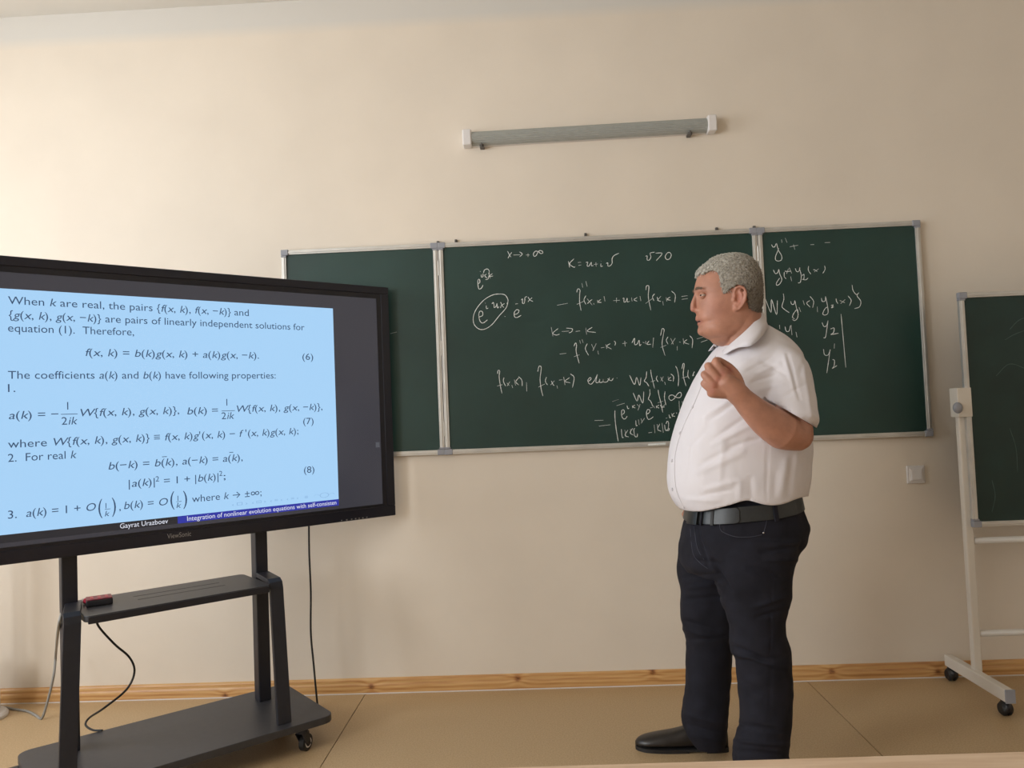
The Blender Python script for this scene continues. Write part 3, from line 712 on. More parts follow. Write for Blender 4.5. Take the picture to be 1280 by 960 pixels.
rbox(MB(), hx, hy, .083, .068, sz + .022, sz + .026, ang).build('lid', M_pink, holder, bevel=.002)
for k in (-1, 0, 1):
    rbox(MB(), hx + math.cos(ang) * k * .024, hy + math.sin(ang) * k * .024, .010, .045, sz + .026, sz + .0275, ang).build('lid_rib', M_red, holder)
mx_, my_ = sp(109.5, 755.5)[:2]
mk = thing('marker_cap', 'short red cylinder with a white end lying beside the red-topped box', 'marker', (mx_, my_, sz))
dd = np.array([math.cos(ang + 1.95), math.sin(ang + 1.95), 0]); ctr = np.array([mx_, my_, sz + .011])
MB().tube([ctr - dd * .032, ctr + dd * .014], .011, 18).build('barrel', M_red, mk, bevel=.001)
MB().tube([ctr + dd * .014, ctr + dd * .026], .009, 18).build('white_end', M_white, mk)

# pedestal stand at the left edge
g1 = at_z(-28, 899, 0)
ped = thing('pedestal_stand', 'white round-based pedestal stand at the left edge behind the cart', 'stand', (g1[0], g1[1], 0))
MB().tube([(g1[0], g1[1], z) for z in (0, .012, .022, .028)], [.118, .118, .108, .07], 48).build('base', M_white, ped, smooth=False, bevel=.001)
MB().tube([(g1[0], g1[1], .028), (g1[0], g1[1], .245)], .086, 40).build('lower_column', M_white, ped, smooth=False)
MB().tube([(g1[0], g1[1], .245), (g1[0], g1[1], 1.0)], .03, 24).build('pole', M_white, ped, smooth=True)

# ------------------------------------------------------------------ desk in the foreground
M_desk = mat('pale_desk_laminate', srgb(222, 196, 168), .4, col2=srgb(208, 178, 148), scale=6, spec=.4)
dn = M_desk.node_tree
for nd in dn.nodes:
    if nd.type == 'TEX_NOISE':
        mp = dn.nodes.new('ShaderNodeMapping'); mp.inputs['Scale'].default_value = (1.2, 14, 1)
        tcn = [q for q in dn.nodes if q.type == 'TEX_COORD'][0]
        dn.links.new(tcn.outputs['Object'], mp.inputs[0]); dn.links.new(mp.outputs[0], nd.inputs['Vector'])
desk = thing('student_desk', 'pale wooden desk top in the foreground with only its far edge showing', 'desk', (1.5, -2.75, 0))
MB().hexa([(.55, -3.05, .726), (2.45, -3.05, .726), (2.45, -2.470, .726), (.55, -2.493, .726), (.55, -3.05, .75), (2.45, -3.05, .75), (2.45, -2.470, .75), (.55, -2.493, .75)]).build('tabletop', M_desk, desk, bevel=.002)
for x in (.62, 2.38):
    for y in (-2.98, -2.56):
        MB().tube([(x, y, 0), (x, y, .726)], .014, 12).build('leg', M_darkgrey, desk, smooth=True)
MB().box(.62, 2.38, -2.565, -2.555, .35, .66).build('front_panel', M_desk, desk)

# ------------------------------------------------------------------ the man
YB = -.96                                # mid plane of the body (he faces -X)
M_skin = attr_mat('skin', srgb(176, 126, 104), srgb(160, 82, 74), 'tint', rough=.46, bump=.35, bscale=350, sss=.06, var=.10, vscale=25)
M_hair = attr_mat('grey_hair', srgb(164, 159, 149), srgb(88, 78, 68), 'tint', rough=.75, var=.38, vscale=150, bump=.8, bscale=420, spec=.3)
M_shirt = mat('white_shirt_cloth', srgb(222, 217, 220), .8, var=.015, scale=10, bump=.10, bscale=700, spec=.25)
M_jeans = mat('black_denim', srgb(30, 30, 38), .85, var=.16, scale=18, bump=.3, bscale=900, spec=.22)
M_belt = mat('dark_leather', srgb(40, 43, 45), .38, var=.1, scale=40, bump=.15, bscale=500)
M_shoe = mat('black_leather', srgb(34, 30, 28), .34, var=.12, scale=30, bump=.15, bscale=300)
M_thread = mat('seam_thread', srgb(66, 68, 80), .8)
man = thing('person', 'grey-haired man in white short-sleeved shirt and black jeans, fist raised, facing left', 'person', (1.95, -.93, 0))

NR = 48
def ering(xl, xr, py, Yc, b, ex=2.2, rot=0.0, ins=0.0, n=NR):
    """horizontal super-ellipse ring whose outline spans xl..xr (px) at height py in plane Yc"""
    L = at_y(xl, py, Yc); Rr = at_y(xr, py, Yc); c = (L + Rr) / 2; a = (Rr[0] - L[0]) / 2 - ins; bb = b - ins
    tilt = (Rr[2] - L[2]) / (Rr[0] - L[0]); out = []
    for k in range(n):
        t = 2 * math.pi * k / n; ct, st = math.cos(t), math.sin(t)
        x = a * math.copysign(abs(ct) ** (2 / ex), ct); y = bb * math.copysign(abs(st) ** (2 / ex), st)
        out.append((c[0] + x, Yc + y, c[2] + x * tilt))
    return out
def interp(rows, n):
    """resample rows (py, ...) densely with a smooth curve"""
    R_ = catmull([np.array(r, float) for r in rows], n); return [tuple(r) for r in R_]

torso = [(406, 930, 957, .055), (412, 922, 966, .085), (421, 911, 979, .118), (432, 898, 990, .152), (444, 888, 998, .182), (460, 877, 1004, .208), (480, 867, 1008, .224),
         (500, 858, 1008, .228), (520, 850, 1007, .225), (540, 843.5, 1008, .225), (560, 838, 1010, .226), (580, 835.5, 1009, .228), (600, 835, 1007, .226), (613, 837, 1004.5, .222),
         (624, 841, 1002, .216), (633, 847, 1000, .208), (640, 855, 998, .200), (650, 864, 996, .19)]
hips = [(598, 874, 986, .175), (608, 868, 991, .188), (619, 864, 994, .19), (632, 862, 997, .188), (645, 860, 1002, .196), (655, 857, 1005.5, .20), (666, 854, 1003.5, .202), (678, 851.5, 1001, .202), (689, 850.5, 992, .200), (703, 851, 987, .192), (715, 858, 982, .17)]
YN, YF = -1.075, -.765                    # near (left) and far (right) leg
legN = [(672, 893, 1001, .100), (692, 889, 995, .108), (715, 891, 988.5, .108), (745, 901, 988, .103), (772, 910, 980.5, .097), (790, 912.5, 980, .093), (806, 911.5, 986, .091), (815, 914, 988, .089), (823, 919, 988.5, .086),
        (845, 922, 989.5, .082), (870, 925, 990, .080), (900, 925.5, 988, .080), (920, 921, 986, .080), (938, 916.5, 985, .080), (960, 918, 985, .078), (992, 921, 984, .072)]
legF = [(672, 852, 930, .100), (692, 849, 930, .105), (715, 847.5, 930, .102), (742, 850.5, 926, .098), (768, 850, 922, .092), (788, 855, 919, .088), (805, 857.5, 916, .085), (825, 858, 914, .082),
        (850, 857.5, 912.5, .080), (878, 854, 911, .078), (898, 852.5, 909, .078), (912, 856, 908, .076), (926, 864, 907, .070), (936, 872, 906, .060)]

def loft_rows(mb, rows, Yc, ins=0.0, ex=2.2, n=3, bulge=None):
    rs = []
    for r in interp(rows, n): rs.append(ering(r[1], r[2], r[0], Yc, r[3], ex, ins=ins))
    mb.loft(rs)

# ---- joints of the arms (px, px, Y)
def J(x, y, Y): return at_y(x, y, Y)
shN = J(981, 464, -1.112); elN = J(995, 541, -1.20); wrN = J(928, 498, -1.27)
shF = J(972, 458, -.79); elF = J(975, 565, -.72); wrF = J(895, 628, -.79)

# ---- head
YH = -1.02
s_h = (at_y(911, 370, YH)[0] - at_y(910, 370, YH)[0])       # metres per px at the head
def HP(x, y, dy=0.0):
    p = at_y(x, y, YH); return p + np.array([0, dy * s_h, 0])
head_rows = [(321.5, 905, 921, 7), (325, 894, 932, 16), (331, 884, 940.5, 22.5), (339, 876, 946, 26.5), (348, 871.5, 948.5, 28.8), (357, 869, 949.5, 30), (364, 868, 949.5, 30.5), (371, 870.5, 949.5, 30.3),
             (378, 871, 949, 30), (386, 871.5, 948, 29.5), (393, 871, 947, 28.8), (399, 871.3, 946, 28), (404, 874.5, 945, 27.2), (409, 873.5, 943, 26.5), (415, 874.5, 940, 24.5), (420, 879, 936, 20.5), (424, 887, 930, 14)]
def HPc(x, y, dy):
    """like HP, for features on the side of the head; mirrored for the far side"""
    p = at_y(x, y, YH - abs(dy) * s_h); return np.array([p[0], YH + dy * s_h, p[2]])
def head_ring(r, off=0.0, n=72, ex_f=2.25):
    py, xf, xb, wd = r; xc = xf + (xb - xf) * .56; out = []
    for k in range(n):
        t = 2 * math.pi * k / n; ct, st = math.cos(t), math.sin(t)       # ct<0: face side
        a = (xc - xf + off) if ct < 0 else (xb - xc + off)
        ex = ex_f if ct < 0 else 2.1
        x = a * math.copysign(abs(ct) ** (2 / ex), ct); y = (wd + off) * math.copysign(abs(st) ** (2 / ex), st)
        out.append(HP(xc + x, py, y))
    return out
def px_tube(mb, pts, rad, n=10):       # points (x, y, dy), radii in px
    if not hasattr(rad, '__len__'): rad = [rad] * len(pts)
    mb.tube([HP(*p) for p in pts], [r * s_h for r in rad], n, round_ends=True)
def pc_tube(mb, pts, rad, n=10): mb.tube([HPc(*p) for p in pts], [r * s_h for r in (rad if hasattr(rad, '__len__') else [rad] * len(pts))], n, round_ends=True)
def pc_ell(mb, p, r): mb.ell(HPc(*p), [q * s_h for q in r])
def px_ell(mb, p, r): mb.ell(HP(*p), [q * s_h for q in r])

body = MB()
body.loft([head_ring(r) for r in interp(head_rows, 3)])
# neck, with the heavy jaw and double chin
body.tube([HP(925, 385), HP(926, 405), HP(930, 425), J(935, 450, -1.0)], [25.0 * s_h, 25.5 * s_h, 27 * s_h, 30 * s_h], 32)
body.ell(HP(898, 408), [17 * s_h, 21 * s_h, 15 * s_h]); body.ell(HP(904, 420), [17 * s_h, 18 * s_h, 13 * s_h], )
for s in (-1, 1):
    px_tube(body, [(872.5, 364, s * 4), (873.5, 362, s * 10), (878, 362.5, s * 17), (884, 366, s * 22)], [2.6, 3.2, 3.0, 2.2])
    px_ell(body, (872.2, 388.6, s * 4.1), (3.6, 3.2, 3.4))
    # ear
    pc_ell(body, (924.5, 372, s * 31.2), (6.6, 2.2, 12.6)); pc_ell(body, (920.6, 384.5, s * 31.5), (3.6, 2.2, 4.2))
    pc_tube(body, [(919, 373, s * 32), (917.6, 366, s * 32), (919.8, 360, s * 33), (925, 357.8, s * 34.6), (930.6, 360.5, s * 36), (932.6, 367, s * 36.8), (931.6, 375, s * 36.2), (928, 381.5, s * 34.8), (924, 386, s * 33.2)], [1.3, 1.6, 1.8, 1.9, 1.9, 1.8, 1.7, 1.7, 1.7], 8)
    pc_tube(body, [(924.5, 363, s * 33.5), (927.4, 368, s * 34.8), (926.8, 375, s * 34.2), (922.8, 380.5, s * 33.4)], [1.1, 1.5, 1.5, 1.2], 8)
    pc_ell(body, (917.8, 374, s * 31.8), (1.7, 1.8, 2.8))
# nose
px_tube(body, [(871, 365.5, 0), (868.5, 373, 0), (866.6, 380, 0), (866.3, 386, 0)], [2.4, 2.7, 3.4, 3.7], 14)
px_ell(body, (866.9, 386.6, 0), (3.9, 4.0, 3.6)); px_ell(body, (870.5, 389.6, 0), (2.4, 3.0, 2.2))
# mouth, chin
px_tube(body, [(871.6, 396, 0), (871, 399, 0)], [2.2, 2.0]);
for s in (-1, 1):
    px_tube(body, [(871, 399.4, 0), (872.4, 399.5, s * 4.5), (877.2, 401.8, s * 10.5)], [2.0, 1.8, 1.0])
    px_tube(body, [(873.9, 405, 0), (875, 405, s * 4.5), (878.6, 403.2, s * 10)], [2.5, 2.2, 1.1])
px_ell(body, (877.5, 413.5, 0), (5.6, 8.5, 6.4))
# trunk and legs under the clothes
loft_rows(body, [r for r in torso if r[0] >= 410], YB, ins=.045); loft_rows(body, hips, YB, ins=.030)
loft_rows(body, legN, YN, ins=.016); loft_rows(body, legF[:-2], YF, ins=.018)
# arms
def limb(mb, P, R, n=24): mb.tube(catmull(P, 4), np.interp(np.linspace(0, len(R) - 1, 4 * (len(R) - 1) + 1), range(len(R)), R), n, round_ends=True)
limb(body, [shN, (shN + elN) / 2, elN], [.060, .058, .052])
fm1 = J(978, 538, -1.215); fm2 = J(958, 525.5, -1.24); fm3 = J(941, 511, -1.258)
limb(body, [J(996, 544, -1.20), fm1, fm2, fm3, wrN], [.050, .0600, .0515, .0415, .0345])
limb(body, [shF, (shF + elF) / 2, elF], [.062, .056, .048]); limb(body, [elF, (elF + wrF) / 2, wrF], [.050, .046, .034])
# left fist
palm = MB()
def hp(x, y, d=0.0): return J(x, y, -1.285 + d)
limb(body, [wrN, J(919, 489, -1.275), J(908, 479, -1.28)], [.034, .035, .030])
for mcp, k in (((903.5, 466.5), 0), ((897, 473.5), 1), ((892.5, 481.5), 2), ((890, 489), 3)):
    limb(body, [J(921, 490, -1.27), hp(*mcp, .012)], [.024, .0155 if k < 3 else .014], 14)
ft = [((904, 466, .004), (894.5, 452.5, .010), (901, 452, .040), (909, 461, .048)),
      ((897, 473, .000), (885.5, 458.5, .008), (889, 459.5, .040), (900, 467, .050)),
      ((892, 481, .000), (880.5, 468.5, .010), (885, 470, .040), (896, 475, .050)),
      ((890, 488.5, .004), (879.8, 479.5, .014), (885, 481, .040), (895, 482, .046))]
for k, ch in enumerate(ft):
    rr = (.0128, .0128, .0122, .0112)[k]
    limb(body, [hp(*p) for p in ch], [rr * 1.08, rr, rr * .92, rr * .85], 14)
limb(body, [hp(924, 487, .018), hp(921, 473, .030), hp(913.5, 461, .034), hp(903.5, 453.5, .030), hp(898, 450.5, .028)], [.022, .0175, .0135, .012, .0098], 14)
body.ell(hp(909, 475, .028), [.030, .020, .030])
# right hand, fingertips showing below the belly
limb(body, [wrF, J(880, 635, -.82), J(872, 640, -.84)], [.032, .034, .030])
for k in range(4):
    a = np.array(J(868, 634 + 3.2 * k, -.83 - .006 * k)); b = np.array(J(858.5, 638 + 2.6 * k, -.868 - .010 * k)); c = np.array(J(854.5 + k * .8, 643.0 + 1.6 * k, -.885 - .012 * k))
    limb(body, [a, b, c], [.0105, .0095, .0080], 12)
limb(body, [J(880, 630, -.85), J(868, 630, -.88), J(861, 634, -.90)], [.014, .012, .009], 12)
# ankles
V, N, Fc = remesh(body, .0030, 5, .5)
px, py = project(V)
for s in (-1, 1):
    for cc_, rad_, amp_ in (((887, 385, s * 27), (13, 12, 8), 1.3), ((894, 409, s * 24), (15, 13, 10), 2.4), ((880, 397, s * 16), (8, 8, 8), 1.0), ((905, 418, s * 20), (14, 14, 8), 2.0)):
        d = np.linalg.norm((V - HPc(*cc_)) / (np.array(rad_) * s_h), axis=1)
        V = V + N * (np.exp(-d ** 2) * amp_ * s_h)[:, None]
# eye sockets pushed in, softened mouth corner and nostril
hs = s_h
for s in (-1, 1):
    c = HPc(876.0, 369, s * 14); d = np.linalg.norm((V - c) / np.array([8 * hs, 7.0 * hs, 3.9 * hs]), axis=1)
    V = V + np.outer(np.exp(-d ** 2 * 1.1) * 3.4 * hs, [.85, -s * .55, 0])
    c = HP(870.6, 391.2, s * 3.0); d = np.linalg.norm(V - c, axis=1); V = V + np.outer(np.exp(-(d / (1.5 * hs)) ** 2) * 1.4 * hs, [0, 0, 1])
    c = HPc(922.8, 373.5, s * 34); d = np.linalg.norm((V - c) / np.array([2.6 * hs, 3 * hs, 4.4 * hs]), axis=1)
    V = V + np.outer(np.exp(-d ** 2) * 3.0 * hs, [0, -s, 0])
    # fold from nose wing to mouth corner
    for t in np.linspace(0, 1, 9):
        c = HP(875 + 6 * t, 389 + 12 * t, s * (7.5 + 6 * t)); d = np.linalg.norm(V - c, axis=1)
        V = V + np.outer(np.exp(-(d / (1.5 * hs)) ** 2) * .22 * hs, [1, -s * .6, 0])
tint = np.zeros(len(V))
def spot(c, r, a):
    global tint
    d = np.linalg.norm((V - np.array(c)) / np.array(r), axis=1); tint = np.maximum(tint, a * np.exp(-d ** 2))
for s in (-1, 1):
    for t in np.linspace(0, 1, 6):
        spot(HP(871.3 + 5 * t, 399.6 + 2 * t, s * 10 * t), [2.5 * hs] * 3, .7); spot(HP(873.5 + 5 * t, 405 - 1.5 * t, s * 9.5 * t), [2.6 * hs] * 3, .75)
    spot(HPc(925, 372, s * 34), [8 * hs, 5 * hs, 13 * hs], .38); spot(HP(890, 388, s * 24), [20 * hs, 14 * hs, 15 * hs], .14)
spot(HP(866, 387), [5 * hs] * 3, .35)
for mcp in ((903.5, 466.5), (897, 473.5), (892.5, 481.5), (890, 489)): spot(hp(*mcp, -.01), [.012] * 3, .4)
spot(hp(911, 463, .015), [.014, .03, .014], .7)
bo = obj_from('body', V, Fc, M_skin, man, smooth=True)
at = bo.data.attributes.new('tint', 'FLOAT', 'POINT'); at.data.foreach_set('value', tint)

M_brow = mat('brow_hair', srgb(112, 92, 76), .8, var=.2, scale=90)
MB().tube([HP(878.5, 402.6, -10), HP(873.6, 402.3, -6), HP(872.4, 402.2, 0), HP(873.6, 402.3, 6), HP(878.5, 402.6, 10)], [.4 * hs, 1.1 * hs, 1.2 * hs, 1.1 * hs, .4 * hs], 8).build('mouth_opening', mat('mouth_dark', srgb(70, 30, 30), .5), man, smooth=True)
# ---- eyes
M_eye = mat('eye_white', srgb(180, 168, 158), .2); M_iris = mat('iris', srgb(44, 32, 24), .15)
for s in (-1, 1):
    ec = HPc(879.0, 369.2, s * 14)
    e = MB().ell(ec, [3.9 * hs] * 3).build('eye', M_eye, man, smooth=True)
    MB().ell(ec + np.array([-3.1 * hs, s * 1.2 * hs, 0]), [1.2 * hs, 1.7 * hs, 1.8 * hs]).build('iris', M_iris, e, smooth=True)
    lid = MB(); lid.ell(ec, [4.5 * hs] * 3, 32, 40); LV = np.array(lid.v)
    rel = (LV - ec) / hs; kp = (rel[:, 2] > .65) | (rel[:, 2] < -.85)
    LV2, LF2, _u = trim(LV, lid.f, kp)
    obj_from('eyelid', LV2, LF2, M_skin, man, smooth=True, solid=.0008)
    eb = MB()
    for k in range(150):
        t = random.random(); x = 870.6 + 1.0 * t + 6.5 * t * t; y = 361.6 - 1.6 * math.sin(math.pi * t * .8) + random.uniform(-1.0, 1.0); dy = s * (4.5 + 15 * t)
        p = HPc(x - .6, y, dy + s * 1.2); q = HPc(x + 1.0, y - .6 + random.uniform(-.5, .5), dy + s * 4.0)
        eb.tube([p + np.array([-.9 * hs, 0, 0]), q + np.array([-.9 * hs, 0, 0])], [.42 * hs, .15 * hs], 4)
    eb.build('eyebrow', M_brow, man)
# ---- hair: cap of short curls
hair_rows = [(318, 906, 924, 7), (320, 897, 932, 15), (324, 888.5, 939, 22), (330, 880.5, 944.5, 27), (337, 872.5, 948.5, 30), (345, 870, 951, 31.5), (355, 868, 952.5, 32.5), (366, 867, 952.5, 33),
             (378, 868, 952, 32.5), (388, 868, 950.5, 31.5), (394, 868, 949.5, 30.5)]
poly = [(858, 300), (965, 300), (965, 391.5), (951, 391.5), (943, 389.5), (937, 384.5), (934.5, 374), (933.5, 362), (930, 357), (926, 356), (919, 357.5), (914, 362), (909, 366), (903.5, 366.5), (901, 358), (899.5, 349), (897, 341), (891, 337.5), (884, 339), (877, 342.5), (868, 344.5), (858, 345)]
def inside(x, y):
    c = False; n = len(poly); j = n - 1
    for i in range(n):
        xi, yi = poly[i]; xj, yj = poly[j]
        if (yi > y) != (yj > y) and x < (xj - xi) * (y - yi) / (yj - yi) + xi: c = not c
        j = i
    return c
rr_ = interp(hair_rows, 14); nH = 200; HV = []; HK = []
top = HP(914, 317.2)
for r in rr_:
    ring = head_ring(r, 0.0, nH)
    py_, xf, xb, wd = r; xc = xf + (xb - xf) * .56
    for k, p in enumerate(ring):
        t = 2 * math.pi * k / nH; ct = math.cos(t)
        a = (xc - xf) if ct < 0 else (xb - xc); ex = 2.25 if ct < 0 else 2.1
        hx_ = xc + a * math.copysign(abs(ct) ** (2 / ex), ct)
        jit = 1.6 * mnoise.noise((hx_ * .35, r[0] * .35, math.sin(t)))
        pc = np.array([p[0], YH - abs(p[1] - YH), p[2]]); ux, uy = project(pc)
        side_ = min(1, abs(p[1] - YH) / (26 * s_h))
        if ct > 0: side_ = 1
        HK.append(inside(hx_ * (1 - side_) + ux * side_ + jit, r[0] * (1 - side_) + uy * side_ + jit)); HV.append(p)
HF = []
for i in range(len(rr_) - 1):
    for j in range(nH):
        a = i * nH + j; b = i * nH + (j + 1) % nH
        if HK[a] and HK[b] and HK[a + nH] and HK[b + nH]: HF.append((a, a + nH, b + nH, b))
HV.append(top)
for j in range(nH): HF.append((len(HV) - 1, j, (j + 1) % nH))
HV = np.array(HV); ctrh = HP(912, 362)
for i in range(len(HV)):
    d = HV[i] - ctrh; d /= np.linalg.norm(d); p = HV[i]
    n1 = mnoise.noise(Vector(p * 95)) ; n2 = mnoise.noise(Vector(p * 230 + np.array([5, 1, 2])))
    n3 = mnoise.noise(Vector((p[0] * 60 + 3 * n1, p[1] * 60, p[2] * 200)))
    HV[i] = p + d * ((.0018 * n1 + .0022 * n2 + .0018 * n3) - .0004)
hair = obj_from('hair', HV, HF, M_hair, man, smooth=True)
hx_p, hy_p = project(HV)
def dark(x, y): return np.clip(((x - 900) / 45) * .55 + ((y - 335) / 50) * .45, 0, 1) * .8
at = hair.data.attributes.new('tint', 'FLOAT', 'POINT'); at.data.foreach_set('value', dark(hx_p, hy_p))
md = hair.modifiers.new('solid', 'SOLIDIFY'); md.thickness = .009; md.offset = 1 if False else -1
# locks standing off the cap so the outline is soft and curly
lk = MB(); rnd = random.Random(3)
keepi = [i for i in range(len(HK)) if HK[i]]
for c in range(2600):
    i = rnd.choice(keepi); p = HV[i]; d = p - ctrh; d /= np.linalg.norm(d)
    tdir = np.cross(d, np.array([0, 1, 0]) if rnd.random() < .7 else np.array([rnd.uniform(-1, 1), rnd.uniform(-1, 1), rnd.uniform(-1, 1)])); tdir /= np.linalg.norm(tdir) + 1e-9
    L = rnd.uniform(.005, .010) * (1.2 if py[0] else 1)
    a = p - d * .001; b = p + d * rnd.uniform(.0005, .0022) + tdir * L * .5; e = p - d * .0005 + tdir * L
    lk.tube([a, b, e], [.0009, .0010, .0004], 4, cap=False)
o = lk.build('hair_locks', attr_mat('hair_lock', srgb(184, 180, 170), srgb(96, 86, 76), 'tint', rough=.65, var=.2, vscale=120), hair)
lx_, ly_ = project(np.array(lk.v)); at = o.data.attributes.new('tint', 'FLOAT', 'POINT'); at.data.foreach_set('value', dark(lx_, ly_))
o['kind'] = 'stuff'

# ---- shirt
sh_ = MB(); loft_rows(sh_, torso, YB, ins=0, ex=2.3)
slE = J(993, 531, -1.195)
limb(sh_, [J(962, 448, -1.05), shN, (shN * .45 + slE * .55), slE, slE + (slE - shN) * .06], [.062, .078, .080, .075, .045])
sh_.ell(J(984, 470, -1.09), [.072, .072, .078])
limb(sh_, [J(962, 448, -.87), shF, J(974, 490, -.755), J(976, 535, -.735)], [.060, .076, .076, .070])
V, N, Fc = remesh(sh_, .0055, 26, .5)
def fold(V, N, segs, near=True, yref=YB):
    X, Yp = project(V); D = np.zeros(len(V))
    for (x0, y0, x1, y1, wd, amp) in segs:
        dx, dy = x1 - x0, y1 - y0; L2 = dx * dx + dy * dy
        t = ((X - x0) * dx + (Yp - y0) * dy) / L2; tc = np.clip(t, 0, 1)
        d = np.hypot(X - (x0 + tc * dx), Yp - (y0 + tc * dy)); fade = np.sin(np.pi * np.clip(t * .9 + .05, 0, 1)) ** .5
        D += amp * np.exp(-(d / wd) ** 2) * fade
    D *= np.clip((yref - V[:, 1]) / .05, 0, 1) if near else 1
    return V + N * D[:, None]
rs = random.Random(11)
segs = [(884, 527, 925, 500, 2.6, -.005), (880, 521, 922, 494, 2.4, .005), (893, 548, 932, 522, 2.8, -.005), (890, 556, 938, 532, 3.2, .005), (876, 580, 925, 556, 3.5, -.0045), (872, 590, 930, 566, 4, .004),
        (862, 560, 890, 530, 3.5, -.003), (905, 560, 950, 548, 3, -.004), (960, 560, 958, 624, 1.3, -.0025), (982, 575, 976, 622, 5, .004), (990, 570, 986, 618, 4, -.003),
        (970, 590, 968, 620, 4, -.002), (938, 596, 940, 624, 4, -.003), (926, 600, 924, 624, 4, .003), (880, 612, 925, 600, 3.4, .004), (875, 620, 918, 612, 2.6, -.0035), (858, 624, 900, 626, 3, .003),
        (950, 450, 985, 470, 3, -.004), (940, 470, 975, 455, 2.6, .005), (938, 478, 972, 468, 2.4, -.005), (945, 488, 985, 478, 3, .004), (984, 442, 1000, 500, 1.6, -.005), (980, 444, 995, 498, 2, .004),
        (972, 500, 1008, 480, 3, -.004), (1003, 450, 1014, 520, 3, .004), (925, 455, 960, 438, 3, .003), (930, 466, 966, 446, 2.4, -.0035), (868, 470, 862, 600, 1.2, -.0015), (905, 540, 900, 600, 5, .003), (1008, 440, 1000, 470, 3, -.003)]
V = fold(V, N, segs)
# broad soft unevenness of cloth
for i in range(len(V)):
    p = V[i]; V[i] = p + N[i] * (.0030 * mnoise.noise(Vector((p[0] * 9, p[1] * 9, p[2] * 6))) + .0014 * mnoise.noise(Vector((p[0] * 30, p[1] * 30, p[2] * 22))))
hemx = [835, 845, 851, 865, 880, 900, 915, 925, 934, 942, 955, 968, 980, 1000, 1030]; hemy = [630, 634, 637, 639.5, 639, 634.5, 630.5, 627, 625, 627, 631, 632, 630, 622, 617]
def hem_of(X):
    return sum(np.interp(X + o, hemx, hemy) for o in (-4, -2, 0, 2, 4)) / 5
def snap_edges(V, F2, Yp_line, lo, hi, extra=None):
    """put the ragged boundary vertices of a cut exactly on the hem line"""
    cnt = {}
    for f in F2:
        for i in range(len(f)):
            e = (min(f[i], f[i - 1]), max(f[i], f[i - 1])); cnt[e] = cnt.get(e, 0) + 1
    bd = np.zeros(len(V), bool)
    for (a_, b_), c_ in cnt.items():
        if c_ == 1: bd[a_] = bd[b_] = True
    X, Yp = project(V); L = Yp_line(X)
    m_ = bd & (Yp > lo) & (Yp < hi) & (np.abs(L - Yp) < 6)
    if extra is not None: m_ &= extra(V)
    dep = (V - CAM) @ FWD
    V[m_, 2] -= ((L - Yp) / F_PX * dep)[m_]
    return V
def sleeve_line(X): return np.interp(X, [940, 960, 985, 1018, 1030], [489, 500, 513.5, 533, 541])
def near_sleeve(V): return (V[:, 1] < -1.10) & (np.linalg.norm(V - slE, axis=1) < .16)
TR_ = []
for r in interp(torso, 3):
    L_ = at_y(r[1], r[0], YB); R_ = at_y(r[2], r[0], YB); TR_.append(((L_[2] + R_[2]) / 2, (L_[0] + R_[0]) / 2, (R_[0] - L_[0]) / 2, r[3]))
TR_ = np.array(TR_[::-1])
def off_torso(V):
    cx = np.interp(V[:, 2], TR_[:, 0], TR_[:, 1]); a_ = np.interp(V[:, 2], TR_[:, 0], TR_[:, 2]); b_ = np.interp(V[:, 2], TR_[:, 0], TR_[:, 3])
    return (np.abs(V[:, 0] - cx) / a_) ** 2.3 + (np.abs(V[:, 1] - YB) / b_) ** 2.3 > 1.015
def trim_shirt(V, N, Fc, sleeves):
    X, Yp = project(V)
    keep = ~((Yp > hem_of(X)) & (Yp > 600))
    if sleeves:
        keep &= ~((Yp > sleeve_line(X)) & (Yp < 568) & (X > 948) & near_sleeve(V) & off_torso(V))
        keep = cut(V, shF, J(976, 535, -.735), keep, .090, .95)
    yn = np.interp(X, [885, 895, 903, 915, 932, 946, 955], [432, 436, 446, 436, 420, 404, 396])
    keep = keep & ~((Yp < 430) & (np.hypot((V[:, 0] - HP(928, 415)[0]) / .085, (V[:, 1] - YH + .0) / .085) < 1) & (Yp < yn + 2))
    V2, F2, used = trim(V, Fc, keep)
    V2 = snap_edges(V2, F2, hem_of, 612, 650)
    if sleeves: V2 = snap_edges(V2, F2, sleeve_line, 480, 560, lambda Q: near_sleeve(Q) & off_torso(Q))
    return V2, F2
def cut(V, a, b, keep, rad, frac):
    d = b - a; L = np.linalg.norm(d); d = d / L; t = (V - a) @ d; r = np.linalg.norm((V - a) - np.outer(t, d), axis=1)
    return keep & ~((t > L * frac) & (t < L * 1.35) & (r < rad) & (V[:, 1] > -.775))
V2, F2 = trim_shirt(V, N, Fc, True)
# the side of the shirt behind the sleeve
t2 = MB(); loft_rows(t2, torso, YB, ins=.0045, ex=2.3)
Vb, Nb, Fb = remesh(t2, .0055, 10, .5)
Vb = fold(Vb, Nb, segs)
Vb, Fb = trim_shirt(Vb, Nb, Fb, False)
F2 = F2 + [tuple(i + len(V2) for i in f) for f in Fb]; V2 = np.vstack([V2, Vb])
shirt = obj_from('shirt', V2, F2, M_shirt, man, smooth=True, solid=.003)
